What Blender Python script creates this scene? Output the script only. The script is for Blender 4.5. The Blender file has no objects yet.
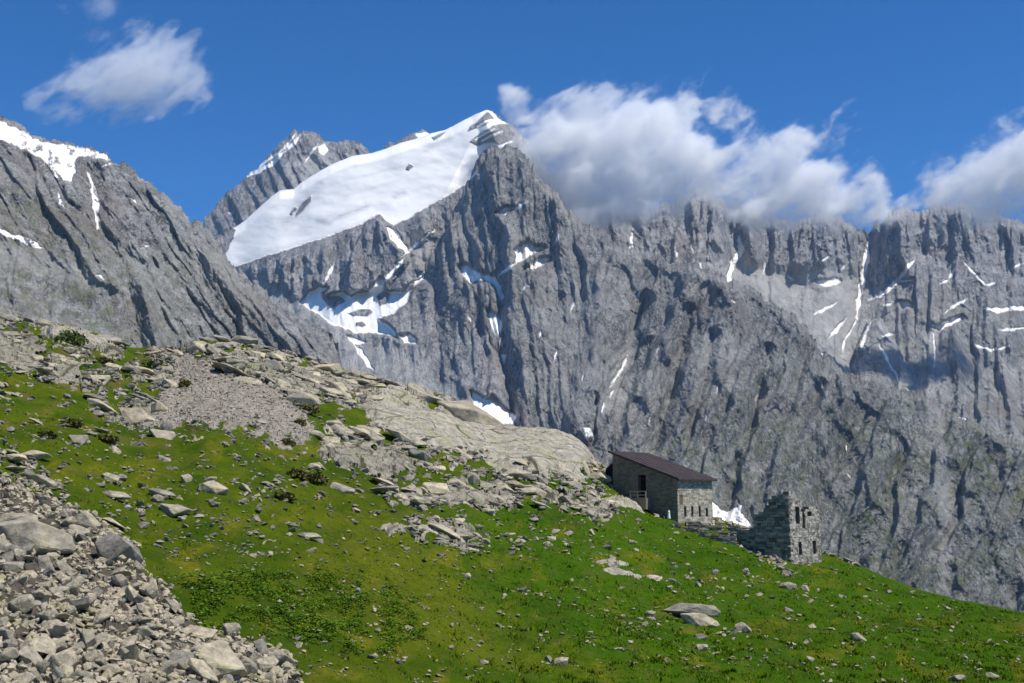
import bpy, bmesh, math, random
import numpy as np
from mathutils import Vector, Matrix
PI = math.pi
R = math.radians
random.seed(7)
rng = np.random.default_rng(7)
scene = bpy.context.scene
C = scene.collection

# ------------------------------------------------------------------ camera, world, sun
F, CX, CY, HZ = 1138.0, 512.0, 341.5, 500.0
PITCH = math.atan((HZ - CY) / F)
cam_d = bpy.data.cameras.new('camera')
cam = bpy.data.objects.new('camera', cam_d); C.objects.link(cam)
cam_d.sensor_width = 36.0; cam_d.lens = 36.0 * F / 1024.0
cam_d.clip_start = 0.5; cam_d.clip_end = 30000
cam.rotation_euler = (PI / 2 + PITCH, 0, 0)
scene.camera = cam

SUN_EL, SUN_AZ = R(61), R(117)          # azimuth clockwise from +Y (the view direction): from the right, a little in front
world = bpy.data.worlds.new('World'); scene.world = world; world.use_nodes = True
wn = world.node_tree.nodes; wl = world.node_tree.links
bg = wn['Background']; sky = wn.new('ShaderNodeTexSky'); sky.sky_type = 'NISHITA'
sky.sun_disc = False; sky.sun_elevation = SUN_EL; sky.sun_rotation = SUN_AZ
sky.altitude = 3000; sky.air_density = 1.0; sky.dust_density = 0.0; sky.ozone_density = 10.0
hs = wn.new('ShaderNodeHueSaturation'); hs.inputs['Saturation'].default_value = 1.2
wl.new(sky.outputs[0], hs.inputs['Color']); wl.new(hs.outputs[0], bg.inputs[0]); bg.inputs[1].default_value = 0.125
sun_d = bpy.data.lights.new('sun', 'SUN'); sun = bpy.data.objects.new('sun', sun_d); C.objects.link(sun)
sun_d.energy = 4.9; sun_d.angle = R(0.53); sun_d.color = (1.0, 0.95, 0.865)
sdir = Vector((math.sin(SUN_AZ) * math.cos(SUN_EL), math.cos(SUN_AZ) * math.cos(SUN_EL), math.sin(SUN_EL)))
sun.rotation_euler = sdir.to_track_quat('Z', 'Y').to_euler()
vs = scene.view_settings
vs.view_transform = 'Standard'; vs.look = 'None'; vs.exposure = 0.17; vs.gamma = 1.0; vs.use_curve_mapping = False
cy = scene.cycles
cy.max_bounces = 16; cy.diffuse_bounces = 2; cy.glossy_bounces = 1; cy.transmission_bounces = 1
cy.volume_bounces = 16; cy.transparent_max_bounces = 8; cy.caustics_reflective = False; cy.caustics_refractive = False
cy.use_adaptive_sampling = True; cy.adaptive_threshold = 0.02
HAZE = 0.000026

# ------------------------------------------------------------------ noise
PERM = np.random.default_rng(3).permutation(4096)
GR = np.stack([np.cos(np.arange(64) * 2 * PI / 64), np.sin(np.arange(64) * 2 * PI / 64)], 1)
def _h(i, j, s): return PERM[(PERM[(i + s * 131) & 4095] + j) & 4095]
def perlin(x, y, s=0):
    x = np.asarray(x, float); y = np.asarray(y, float)
    i = np.floor(x).astype(np.int64); j = np.floor(y).astype(np.int64)
    fx = x - i; fy = y - j
    u = fx * fx * fx * (fx * (fx * 6 - 15) + 10); v = fy * fy * fy * (fy * (fy * 6 - 15) + 10)
    def g(a, b):
        k = _h(i + a, j + b, s) & 63
        return GR[k, 0] * (fx - a) + GR[k, 1] * (fy - b)
    n0 = g(0, 0) * (1 - u) + g(1, 0) * u; n1 = g(0, 1) * (1 - u) + g(1, 1) * u
    return (n0 * (1 - v) + n1 * v) * 1.45
def fbm(x, y, o=4, s=0, gain=.5):
    t = 0; a = 1.0; f = 1.0; n = 0
    for k in range(o):
        t = t + a * perlin(x * f + 17.3 * k, y * f + 9.1 * k, s + k); n += a; a *= gain; f *= 2.03
    return t / n
def ridged(x, y, o=3, s=0, gain=.5):
    t = 0; a = 1.0; f = 1.0; n = 0; w = 1.0
    for k in range(o):
        r = 1 - np.abs(perlin(x * f + 31.7 * k, y * f + 5.3 * k, s + k)) * 1.6
        r = np.clip(r, 0, 1)
        t = t + a * r * w; n += a; w = np.clip(r * 1.3, 0, 1); a *= gain; f *= 2.1
    return t / n
def voronoi(x, y, s=0, jit=.9):
    """F1, F2, random value of the nearest cell and the offset to its centre"""
    i0 = np.floor(x).astype(np.int64); j0 = np.floor(y).astype(np.int64)
    f1 = np.full(np.shape(x), 9.0); f2 = f1.copy(); cid = np.zeros(np.shape(x), np.int64); dx1 = np.zeros(np.shape(x)); dy1 = dx1.copy()
    for a in (-1, 0, 1):
        for b in (-1, 0, 1):
            h = _h(i0 + a, j0 + b, s); h2 = PERM[(h + 77) & 4095]
            cx = i0 + a + .5 + (h / 4096 - .5) * jit; cyy = j0 + b + .5 + (h2 / 4096 - .5) * jit
            dx = x - cx; dy = y - cyy; d = np.sqrt(dx * dx + dy * dy)
            new = d < f1
            f2 = np.where(new, f1, np.minimum(f2, d)); f1 = np.where(new, d, f1)
            cid = np.where(new, h, cid); dx1 = np.where(new, dx, dx1); dy1 = np.where(new, dy, dy1)
    return f1, f2, cid, dx1, dy1
def facets(x, y, s=0, tilt=.8, crack=.5):
    f1, f2, cid, dx, dy = voronoi(x, y, s)
    r1 = PERM[(cid + 5) & 4095] / 4096; r2 = PERM[(cid + 905) & 4095] / 4096 - .5; r3 = PERM[(cid + 1805) & 4095] / 4096 - .5
    return r1 * .6 + tilt * (r2 * dx + r3 * dy) * 1.6 - crack * np.clip(.16 - (f2 - f1), 0, 1) * 2.5
def ledges(x, z, s=0):
    """stepped, tilted blocks of bedrock; x along the slope, z its height"""
    def one(u, v, k, tx, ty, crack):
        f1, f2, cid, dx, dy = voronoi(u, v, k)
        r1 = PERM[(cid + 5) & 4095] / 4096; r2 = PERM[(cid + 905) & 4095] / 4096 - .5; r3 = PERM[(cid + 1805) & 4095] / 4096 - .5
        return r1 * .75 + tx * r2 * dx + ty * r3 * dy - crack * np.clip(.12 - (f2 - f1), 0, 1) * 3
    wx = x + .35 * fbm(x / 1.6, z / .8, 2, s + 31); wz = z + .16 * fbm(x / 1.6 + 9, z / .8, 2, s + 32)
    r = .5 * one((wx + .5 * wz) / 3.1, wz / .95, s, 3.2, 1.4, .5) + .26 * one((wx - .4 * wz) / 1.15, wz / .36, s + 1, 2.6, 1.2, .45)
    return r + .04 * one(wx / .42, wz / .17, s + 2, 2.2, 1, .3) + .06 * fbm(x / .9, z / .4, 3, s + 3)
def cracks(x, z, s=0, th=1.0):
    f1, f2, c, _, _ = voronoi((x + .5 * z + .3 * fbm(x, z, 2, s)) / 2.6, z / .8 + .2 * fbm(x, z, 2, s + 1), s)
    g1, g2, c2, _, _ = voronoi(x / 1.1, z / .4, s + 1)
    return np.maximum(sstep_(.09 * th, .03 * th, f2 - f1), .8 * sstep_(.12 * th, .04 * th, g2 - g1) * (PERM[(c2 + c) & 4095] % 2))
def sstep_(a, b, x):
    t = np.clip((x - a) / (b - a), 0, 1); return t * t * (3 - 2 * t)
def sstep(a, b, x):
    t = np.clip((x - a) / (b - a), 0, 1); return t * t * (3 - 2 * t)

# ------------------------------------------------------------------ the picture's rays (for measuring where things stand)
cp, sp = math.cos(PITCH), math.sin(PITCH)
def P(px, py, D):
    """world point at horizontal distance D along the ray through pixel px, py"""
    xc = (np.asarray(px, float) - CX) / F; yc = (CY - np.asarray(py, float)) / F
    k = D / (cp - yc * sp)
    return np.stack(np.broadcast_arrays(xc * k, D + 0 * k, (sp + yc * cp) * k), -1)
def proj(p):
    x, y, z = p[..., 0], p[..., 1], p[..., 2]
    d = y * cp + z * sp
    return CX + F * x / d, CY - F * (z * cp - y * sp) / d

def inside(px, py, poly):
    out = np.zeros(px.shape, bool)
    xs = [q[0] for q in poly]; ys = [q[1] for q in poly]
    sel = (px >= min(xs)) & (px <= max(xs)) & (py >= min(ys)) & (py <= max(ys))
    x = px[sel]; y = py[sel]; r = np.zeros(x.shape, bool)
    n = len(poly)
    for k in range(n):
        x1, y1 = poly[k]; x2, y2 = poly[(k + 1) % n]
        if y1 == y2: continue
        c = ((y1 > y) != (y2 > y)) & (x < (x2 - x1) * (y - y1) / (y2 - y1) + x1)
        r ^= c
    out[sel] = r
    return out
def seg_dist(px, py, pts, closed=False):
    d = np.full(px.shape, 1e9)
    n = len(pts) if closed else len(pts) - 1
    for k in range(n):
        x1, y1 = pts[k]; x2, y2 = pts[(k + 1) % len(pts)]
        vx, vy = x2 - x1, y2 - y1; L = vx * vx + vy * vy + 1e-9
        t = np.clip(((px - x1) * vx + (py - y1) * vy) / L, 0, 1)
        d = np.minimum(d, np.hypot(px - x1 - t * vx, py - y1 - t * vy))
    return d
def sdist(px, py, poly, reach=60):
    """signed distance to a polygon's edge, positive inside; only worked out near the polygon"""
    xs = [q[0] for q in poly]; ys = [q[1] for q in poly]
    sel = (px >= min(xs) - reach) & (px <= max(xs) + reach) & (py >= min(ys) - reach) & (py <= max(ys) + reach)
    out = np.full(px.shape, -float(reach))
    a, b = px[sel], py[sel]
    d = seg_dist(a, b, poly, True)
    out[sel] = np.where(inside(a, b, poly), d, -d)
    return out

# ------------------------------------------------------------------ mesh and tag helpers
def mesh_np(name, V, Q, mat=None, parent=None, smooth=False, attrs=None, mats=None, midx=None):
    V = np.asarray(V, np.float32).reshape(-1, 3); Q = np.asarray(Q, np.int32)
    me = bpy.data.meshes.new(name); k = Q.shape[1]
    me.vertices.add(len(V)); me.vertices.foreach_set('co', V.ravel())
    me.loops.add(Q.size); me.loops.foreach_set('vertex_index', Q.ravel())
    me.polygons.add(len(Q)); me.polygons.foreach_set('loop_start', np.arange(0, Q.size, k, dtype=np.int32))
    me.polygons.foreach_set('loop_total', np.full(len(Q), k, np.int32))
    me.polygons.foreach_set('use_smooth', np.full(len(Q), smooth, bool))
    for n, a in (attrs or {}).items():
        at = me.attributes.new(n, 'FLOAT', 'POINT'); at.data.foreach_set('value', np.asarray(a, np.float32).ravel())
    me.update(calc_edges=True)
    if mat: me.materials.append(mat)
    o = bpy.data.objects.new(name, me); C.objects.link(o)
    if parent: o.parent = parent
    return o
def grid_faces(nr, nc, keep=None):
    i, j = np.meshgrid(np.arange(nr - 1), np.arange(nc - 1), indexing='ij')
    a = i * nc + j
    q = np.stack([a, a + nc, a + nc + 1, a + 1], -1)
    return q[keep] if keep is not None else q.reshape(-1, 4)
def tag(o, label=None, cat=None, group=None, kind=None):
    if label: o['label'] = label
    if cat: o['category'] = cat
    if group: o['group'] = group
    if kind: o['kind'] = kind
    return o
def empty(name, loc, rz=0):
    o = bpy.data.objects.new(name, None); C.objects.link(o); o.location = loc; o.rotation_euler = (0, 0, rz); return o

# ------------------------------------------------------------------ material helpers
class NT:
    def __init__(s, name):
        s.m = bpy.data.materials.new(name); s.m.use_nodes = True; s.t = s.m.node_tree; s.n = s.t.nodes
        s.b = s.n['Principled BSDF']; s.b.inputs['Roughness'].default_value = .95
        s.b.inputs['Specular IOR Level'].default_value = .15
        s.tc = s.n.new('ShaderNodeTexCoord').outputs['Object']
    def ln(s, a, b): s.t.links.new(a, b)
    def mapped(s, sc=(1, 1, 1), rot=(0, 0, 0), src=None):
        m = s.n.new('ShaderNodeMapping'); m.inputs['Scale'].default_value = sc; m.inputs['Rotation'].default_value = rot
        s.ln(src or s.tc, m.inputs[0]); return m.outputs[0]
    def noise(s, scale, det=4, rough=.55, vec=None, dist=0.0):
        n = s.n.new('ShaderNodeTexNoise'); n.inputs['Scale'].default_value = scale; n.inputs['Detail'].default_value = det
        n.inputs['Roughness'].default_value = rough; n.inputs['Distortion'].default_value = dist
        s.ln(vec or s.tc, n.inputs['Vector']); return n.outputs[0]
    def voro(s, scale, vec=None, feat='F1', out='Distance'):
        n = s.n.new('ShaderNodeTexVoronoi'); n.feature = feat; n.inputs['Scale'].default_value = scale
        s.ln(vec or s.tc, n.inputs['Vector']); return n.outputs[out]
    def ramp(s, fac, lo, hi, a=0.0, b=1.0):
        n = s.n.new('ShaderNodeMapRange'); n.inputs[1].default_value = lo; n.inputs[2].default_value = hi
        n.inputs[3].default_value = a; n.inputs[4].default_value = b
        s.ln(fac, n.inputs[0]); return n.outputs[0]
    def val(s, x):
        n = s.n.new('ShaderNodeValue'); n.outputs[0].default_value = x; return n.outputs[0]
    def math(s, op, a, b):
        n = s.n.new('ShaderNodeMath'); n.operation = op
        for k, q in enumerate((a, b)):
            if isinstance(q, (int, float)): n.inputs[k].default_value = q
            else: s.ln(q, n.inputs[k])
        return n.outputs[0]
    def mix(s, fac, a, b, mode='MIX'):
        n = s.n.new('ShaderNodeMix'); n.data_type = 'RGBA'; n.blend_type = mode
        if isinstance(fac, (int, float)): n.inputs[0].default_value = fac
        else: s.ln(fac, n.inputs[0])
        for k, q in ((6, a), (7, b)):
            if isinstance(q, tuple): n.inputs[k].default_value = (*q, 1)
            else: s.ln(q, n.inputs[k])
        return n.outputs[2]
    def attr(s, name):
        n = s.n.new('ShaderNodeAttribute'); n.attribute_name = name; return n.outputs['Fac']
    def bump(s, h, dist, strength=1.0, prev=None):
        n = s.n.new('ShaderNodeBump'); n.inputs['Distance'].default_value = dist; n.inputs['Strength'].default_value = strength
        s.ln(h, n.inputs['Height'])
        if prev: s.ln(prev, n.inputs['Normal'])
        return n.outputs[0]
    def done(s, col, nrm=None):
        if isinstance(col, tuple): s.b.inputs['Base Color'].default_value = (*col, 1)
        else: s.ln(col, s.b.inputs['Base Color'])
        if nrm: s.ln(nrm, s.b.inputs['Normal'])
        return s.m

def mat_mountain(name, sc, a, b, warm, green):
    """granite face; sc = metres of its main mottling"""
    t = NT(name)
    st = t.mapped((1, .5, .35))
    n1 = t.noise(1 / sc, 8, .62); n2 = t.noise(3.5 / sc, 6, .65, st); n3 = t.noise(.35 / sc, 4, .5)
    col = t.mix(t.ramp(n1, .36, .66), a, b)
    col = t.mix(t.ramp(n2, .47, .6, 0, .85), col, tuple(x * .42 for x in a))
    nf = t.noise(14 / sc, 6, .75, t.mapped((1, .6, .4)))
    col = t.mix(t.ramp(nf, .52, .6, 0, .8), col, tuple(x * .4 for x in a))
    col = t.mix(t.ramp(t.noise(9 / sc, 4, .7), .52, .66, 0, .7), col, tuple(min(x * 1.35, .5) for x in b))
    col = t.mix(t.ramp(n3, .52, .66, 0, .6), col, warm)
    col = t.mix(t.ramp(t.noise(.22 / sc, 5, .6), .48, .7, 0, .6), col, tuple(x * 1.1 for x in b))
    sep = t.n.new('ShaderNodeSeparateXYZ'); geo = t.n.new('ShaderNodeNewGeometry'); t.ln(geo.outputs['True Normal'], sep.inputs[0])
    gf = t.math('MULTIPLY', t.ramp(t.noise(1.7 / sc, 5, .6), .42, .6), t.attr('green'))
    col = t.mix(gf, col, green)
    col = t.mix(t.attr('pale'), col, t.mix(t.ramp(n1, .3, .7), (.33, .325, .31), (.50, .49, .465)))
    sn = t.ramp(t.noise(.5 / sc, 4, .5), .3, .7)
    col = t.mix(t.attr('snow'), col, t.mix(sn, (.86, .84, .80), (.93, .905, .86)))
    drt = t.math('MULTIPLY', t.math('MULTIPLY', t.attr('dirt'), t.attr('snow')), t.ramp(t.noise(2.5 / sc, 6, .7, t.mapped((.4, .6, 1.6))), .35, .6, .3, 1))
    col = t.mix(drt, col, (.50, .505, .51))
    rk = t.math('SUBTRACT', 1.0, t.attr('snow'))
    bn = t.noise(5 / sc, 8, .7, st)
    h = t.math('MULTIPLY', bn, rk)
    nr = t.bump(h, sc * .32)
    nr = t.bump(t.noise(.8 / sc, 3), sc * .02, 1, nr)
    return t.done(col, nr)

# ------------------------------------------------------------------ mountains
def interp(pts, x):
    xs = np.array([q[0] for q in pts], float); ys = np.array([q[1] for q in pts], float)
    return np.interp(x, xs, ys)
def smooth1(a, n):
    if n < 2: return a
    k = np.hanning(n + 2)[1:-1]; k /= k.sum()
    return np.convolve(np.pad(a, (n, n), 'edge'), k, 'same')[n:-n]

def mountain(name, label, crest, base_y, x0, x1, Dc, rate, relief, mat, paint, jag=1.6, step=.85, back=True, seed=0, split=None, rows=None):
    px = np.arange(x0, x1 + step, step)
    cr = interp(crest, px)
    sl = np.abs(np.gradient(cr, px)); jag = jag * (1 + np.clip(sl, 0, 3.5) * .9)
    if seed == 4: jag = jag * (1 + .5 * sstep(530, 560, px)); cr = cr + sstep(540, 570, px) * (7 * fbm(px / 26, px * 0 + 1.7, 3, 91) - 3.5 * np.abs(perlin(px / 13, px * 0 + .4, 92)))
    ice = 1 - .9 * sstep(222, 230, px) * sstep(500, 480, px) if seed == 4 else 1
    cr = cr + ice * jag * (fbm(px / 11, px * 0 + 3.3, 4, seed, .65) * 2.2 + 1.2 * np.abs(perlin(px / 4.1, px * 0, seed + 9)) - 1.4 * np.clip(perlin(px / 7.3, px * 0 + .5, seed + 12), 0, 1)) * (1 if name != 'x' else 0)
    by = np.full(px.shape, float(base_y)) if np.isscalar(base_y) else interp(base_y, px)
    crs = smooth1(interp(crest, px), 41)
    n = rows or int((by - cr).max() / step) + 1
    t = np.linspace(0, 1, n)[:, None]
    PX = np.broadcast_to(px, (n, len(px))).copy(); PY = cr + (np.maximum(by, cr + 5) - cr) * t
    dc = interp(Dc, px) if not np.isscalar(Dc) else np.full(px.shape, float(Dc))
    m = dc / F
    D = dc - rate(PX, PY, np.maximum(PY - crs, 0)) * m
    edge = sstep(0, 10, PY - cr)            # the crest keeps its drawn depth so that it does not fray
    D = D - relief(PX, PY) * m * (.35 + .65 * edge)
    att = paint(PX, PY)
    V = P(PX, PY, D)
    if callable(split): split = split(PX, PY, att)
    if back:
        rows_b = []
        for q, (dd, dz) in enumerate(((.004, .012), (.02, .05), (.06, .11), (.14, .16), (.3, .3))):
            vb = V[0].copy(); vb[:, 1] += dd * dc; vb[:, 0] *= (1 + dd); vb[:, 2] -= dz * dc * .5; rows_b.append(vb)
        V = np.concatenate([np.stack(rows_b[::-1]), V]); nb = len(rows_b)
        for k in att: att[k] = np.concatenate([np.repeat(att[k][:1], nb, 0), att[k]])
        if split is not None: split = np.concatenate([np.zeros((nb, len(px)), bool), split])
    nr = V.shape[0]
    if split is not None:
        sf = split[:-1, :-1] & split[1:, 1:]
        o = mesh_np(name, V, grid_faces(nr, len(px), ~sf), mat, attrs=att, smooth=True)
        idx = grid_faces(nr, len(px), sf); used, inv = np.unique(idx, return_inverse=True)
        g = mesh_np('glacier', V.reshape(-1, 3)[used], inv.reshape(-1, 4), mat, attrs={k: att[k].ravel()[used] for k in att}, smooth=True)
        tag(g, 'broad smooth white glacier below the highest summit', kind='structure')
    else:
        o = mesh_np(name, V, grid_faces(nr, len(px)), mat, attrs=att, smooth=True)
    tag(o, label, kind='structure')
    return o

def lines_field(PX, PY, lines):
    f = np.zeros(PX.shape)
    for pts, amp, w in lines:
        d = seg_dist(PX, PY, pts)
        f = np.where(amp > 0, np.maximum(f, amp * np.clip(1 - d / w, 0, 1)), np.minimum(f, amp * np.clip(1 - d / w, 0, 1)))
    return f
def add_lines(PX, PY, lines):
    f = np.zeros(PX.shape)
    for pts, amp, w in lines:
        xs = [q[0] for q in pts]; ys = [q[1] for q in pts]
        s = (PX > min(xs) - w) & (PX < max(xs) + w) & (PY > min(ys) - w) & (PY < max(ys) + w)
        f[s] += amp * np.clip(1 - seg_dist(PX[s], PY[s], pts) / w, 0, 1)
    return f
def rock_relief(PX, PY, k, s, amp=1.0, big=1.0, wx=1.0):
    """relief in pixel units (metres once multiplied by metres per pixel); ribs follow lines leaning k px per px"""
    wu = (9 if s != 41 else 5.5) * fbm(PX / 55, PY / 55, 3, s + 40); wv = 9 * fbm(PX / 55 + 9, PY / 55, 3, s + 50)
    wu2 = wu + 1.6 * fbm(PX / 9, PY / 9, 2, s + 60)
    u = PX + k * PY + wu; v = PY + wv
    mod = .55 + .9 * np.clip(.5 + 1.3 * fbm(PX / 70, PY / 60, 3, s + 44), 0, 1)
    r = big * 12 * ridged(u / (56 * wx), v / 240, 2, s)
    r = r + 4.5 * mod * ridged((u + .9 * wu2) / (21 * wx), v / 130, 2, s + 3)
    r = r + 3.2 * mod * ridged((u * .95 + .12 * v + .7 * wu2) / (10 * wx), v / 40, 2, s + 6)
    r = r + 2.2 * ridged((PX + k * .7 * PY + 1.5 * wu2) / 5.5, (v + .3 * PX) / 11, 3, s + 8)
    f = facets((PX + .3 * PY + wu2) / 5.5, (PY - .2 * PX) / 8.5, s + 13, 1.2, .5)
    r = r + big * (13 * ribs(PX + wu * .5, PY, k, 33 * wx, s + 20, 150) + 6.5 * ribs(PX + wu * .3, PY, k * 1.25, 14.5 * wx, s + 24, 70))
    r = r + 1.6 * facets((PX + k * PY + 2 * wu2) / 13, (v - .5 * PX) / 19, s + 17, 1.3, .3)
    r = r + 1.3 * f + 1.2 * fbm(PX / 2.4, PY / 2.9, 2, s + 11)
    return r * amp
def ribs(PX, PY, k, lam, s, lon=150):
    w = .55 * fbm(PX / 60, PY / 80, 3, s + 1) * lam * 1.3 + 1.2 * fbm(PX / 10, PY / 14, 2, s + 2)
    u = (PX + k * PY + w) / lam; i = np.floor(u); t = u - i
    a = PERM[(i.astype(int) * 7 + s * 13) & 4095] / 4096
    cut = .1 + .22 * a
    saw = np.where(t < cut, t / cut, (1 - t) / (1 - cut))
    amp = np.clip(.25 + 1.5 * perlin(i * 3.7 + s, PY / lon + a * 9, s + 4) + .35 * a + .3, .1, 1.2)
    return saw * amp
def snow_paint(PX, PY, polys, lines, s=0, rag=1.7):
    wx = rag * fbm(PX / 6, PY / 6, 3, s + 70) * 2; wy = rag * fbm(PX / 6 + 40, PY / 6, 3, s + 80) * 2
    out = np.zeros(PX.shape)
    for p in polys:
        out = np.maximum(out, sstep(-.5, .5, sdist(PX + wx, PY + wy, p, 8)))
    wx *= .8; wy *= .8
    for pts, w in lines:
        xs = [q[0] for q in pts]; ys = [q[1] for q in pts]
        sel = (PX > min(xs) - 8) & (PX < max(xs) + 8) & (PY > min(ys) - 8) & (PY < max(ys) + 8)
        d = seg_dist(PX[sel] + wx[sel], PY[sel] + wy[sel], pts)
        ww = w * .5 * (1 + .7 * perlin(PX[sel] / 7, PY[sel] / 7, s + 5))
        e = np.minimum(np.hypot(PX[sel] - pts[0][0], PY[sel] - pts[0][1]), np.hypot(PX[sel] - pts[-1][0], PY[sel] - pts[-1][1]))
        ww = ww * np.clip(.35 + e / (w * 3.5), .35, 1.15)
        out[sel] = np.maximum(out[sel], sstep(.5, -.5, d - ww * 1.2))
    return out
def soft_poly(PX, PY, poly, soft=8, rag=6, s=0):
    wx = rag * fbm(PX / 16, PY / 16, 4, s + 90) * 2; wy = rag * fbm(PX / 16 + 7, PY / 16, 4, s + 95) * 2
    return sstep(-soft, soft, sdist(PX + wx, PY + wy, poly, soft + 30))

GREY_A, GREY_B = (.145, .147, .147), (.36, .358, .34)
M_FAR = mat_mountain('granite_far', 55, (.20, .20, .205), (.43, .425, .42), (.24, .21, .19), (.16, .17, .10))
M_RIB = mat_mountain('granite_ribs', 46, GREY_A, GREY_B, (.22, .20, .185), (.11, .13, .055))
M_LEFT = mat_mountain('granite_left', 28, (.18, .18, .18), (.40, .395, .375), (.235, .205, .18), (.14, .15, .07))

# far back summit, left of the glacier
CR_B = [(170, 300), (190, 246), (205, 217), (218, 203), (232, 188), (245, 176), (256, 168), (268, 156), (277, 147), (286, 138), (294, 132), (302, 130), (312, 131), (319, 133), (326, 141), (335, 142), (350, 141), (360, 143), (368, 148), (374, 154), (382, 150), (392, 143), (402, 138), (412, 133), (420, 131), (430, 132), (436, 138), (470, 160)]
def paint_b(PX, PY):
    sn = snow_paint(PX, PY, [[(318, 146), (324, 143), (329, 150), (324, 156), (319, 153)], [(415, 134), (428, 131), (430, 136), (418, 138)]],
                    [([(300, 136), (290, 147), (279, 156), (272, 164), (255, 172), (248, 176)], 3.0), ([(296, 134), (284, 149), (268, 160), (252, 171)], 2.0), ([(318, 144), (312, 152), (305, 162)], 1.8), ([(250, 195), (252, 196)], 3), ([(292, 165), (293, 165)], 2), ([(228, 212), (232, 214)], 2)], 1, .5)
    return {'snow': sn, 'pale': PX * 0, 'green': PX * 0}
mountain('mountain', 'rocky grey summit with thin snow streaks behind the glacier', CR_B, 330, 165, 475, 4700, lambda x, y, d: d * 1.0,
         lambda x, y: rock_relief(x, y, -.5, 11, .8) + add_lines(x, y, [([(300, 130), (285, 170), (240, 250)], 22, 30)]), M_FAR, paint_b, jag=1.6, seed=2)

# main massif with glacier, snow cirque and the cirque walls under the clouds
CR_G = [(190, 262), (215, 238), (225, 234), (234, 228), (246, 220), (262, 205), (272, 196), (280, 190), (294, 189), (302, 182), (312, 176), (330, 165), (342, 160), (352, 156), (372, 153), (385, 149), (400, 143), (415, 139), (432, 133), (445, 130), (455, 125), (466, 119), (476, 114), (486, 110), (490, 111), (496, 116), (503, 122), (512, 125), (520, 131), (526, 140), (540, 158), (560, 185), (600, 203), (650, 212), (680, 200), (705, 186), (730, 205), (760, 215), (790, 222), (825, 212), (845, 220), (858, 232), (868, 236), (878, 224), (895, 213), (915, 208), (935, 206), (960, 204), (985, 212), (1000, 215), (1024, 222), (1100, 230), (1180, 240)]
GLAC = [(222, 263), (228, 250), (233, 238), (236, 230), (220, 216), (258, 190), (279, 174), (294, 175), (300, 168), (330, 160), (350, 150), (372, 148), (400, 138), (430, 128), (455, 118), (475, 108), (489, 106), (500, 119), (519, 130), (523, 136), (512, 147), (494, 148), (484, 150), (476, 162), (468, 183), (450, 195), (430, 205), (412, 217), (400, 222), (393, 226), (387, 221), (379, 214), (372, 219), (356, 226), (340, 232), (320, 239), (300, 246), (270, 255), (240, 265), (230, 267)]
SUBP = [([(333, 300), (343, 278), (350, 258), (358, 240), (367, 222), (378, 213), (388, 222), (398, 234), (406, 248), (410, 262), (398, 275), (388, 289), (370, 294), (345, 294)], 294, .4),
        ([(388, 292), (398, 277), (408, 262), (415, 258), (424, 262), (426, 272), (414, 284), (402, 293)], 294, .32),
        ([(640, 470), (720, 400), (740, 352), (752, 330), (764, 318), (780, 330), (800, 352), (815, 372), (850, 380), (860, 470)], 470, .3),
        ([(858, 345), (868, 322), (880, 318), (900, 350), (915, 385), (900, 400), (850, 400)], 400, .5)]
def rate_g(PX, PY, d):
    # cliffs under the right-hand crest, gentler ground below them
    right = sstep(640, 720, PX)
    cliff = .75 * np.minimum(d, 55) + 1.5 * np.maximum(d - 55, 0)
    left = .6 * d + 1.1 * 30 * np.logaddexp(0, (d - 112) / 30)
    return left * (1 - right) + cliff * right
def relief_g(PX, PY):
    g = sstep(-14, 3, sdist(PX, PY, GLAC, 30))
    r = rock_relief(PX, PY, -.05, 21, 1.0)
    rr = rock_relief(PX, PY, .0, 31, 1.1, 1.0, .8)
    rt = sstep(620, 700, PX)
    r = r * (1 - rt) + rr * rt
    cal = np.maximum.reduce([soft_poly(PX, PY, p, 10, 4, 3) for p in PALE_G] + [PX * 0])
    r = r * (1 - .55 * cal)
    gs = np.maximum.reduce([sstep(-3, 1.5, sdist(PX, PY, p, 6)) for p in SNOW_G[1:]] + [PX * 0])
    r = r * (1 - .7 * gs)
    r = r * (1 - g) + g * (16 + 2.5 * fbm(PX / 60, PY / 30, 3, 5) + .5 * fbm(PX / 16, PY / 9, 3, 6))
    for poly, yb, k in SUBP:
        d = sdist(PX + 2 * fbm(PX / 9, PY / 9, 3, 9), PY, poly, 10)
        r = r + np.where(d > 0, k * np.clip(yb - PY, 0, 200) + 10 * sstep(0, 6, d), 0)
    r = r + add_lines(PX, PY, [([(700, 190), (706, 235), (700, 262)], 26, 26), ([(825, 212), (822, 262)], 30, 30), ([(790, 222), (792, 262)], 18, 24), ([(960, 205), (985, 290), (1000, 340)], 30, 30), ([(895, 213), (905, 262)], 22, 22),
                               ([(748, 215), (752, 258)], 14, 14), ([(868, 235), (862, 290), (855, 330)], -26, 20), ([(920, 250), (885, 290)], -18, 16), ([(735, 235), (728, 300)], -22, 16), ([(632, 225), (628, 262)], -16, 12),
                               ([(480, 112), (500, 150)], 8, 10), ([(425, 270), (445, 235), (465, 200), (490, 150)], -22, 20)])
    return r
PALE_G = [[(240, 268), (300, 300), (330, 312), (360, 330), (372, 345), (400, 345), (430, 368), (470, 400), (470, 440), (380, 420), (300, 340)],
          [(700, 262), (760, 262), (800, 268), (850, 262), (870, 300), (850, 345), (870, 380), (850, 385), (820, 350), (795, 325), (770, 300), (735, 285)],
          [(925, 330), (940, 325), (948, 370), (938, 400), (928, 400)], [(880, 300), (900, 340), (915, 385), (900, 392), (880, 350), (862, 325)],
          [(395, 225), (412, 228), (430, 240), (424, 262), (410, 262), (402, 240)]]
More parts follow.
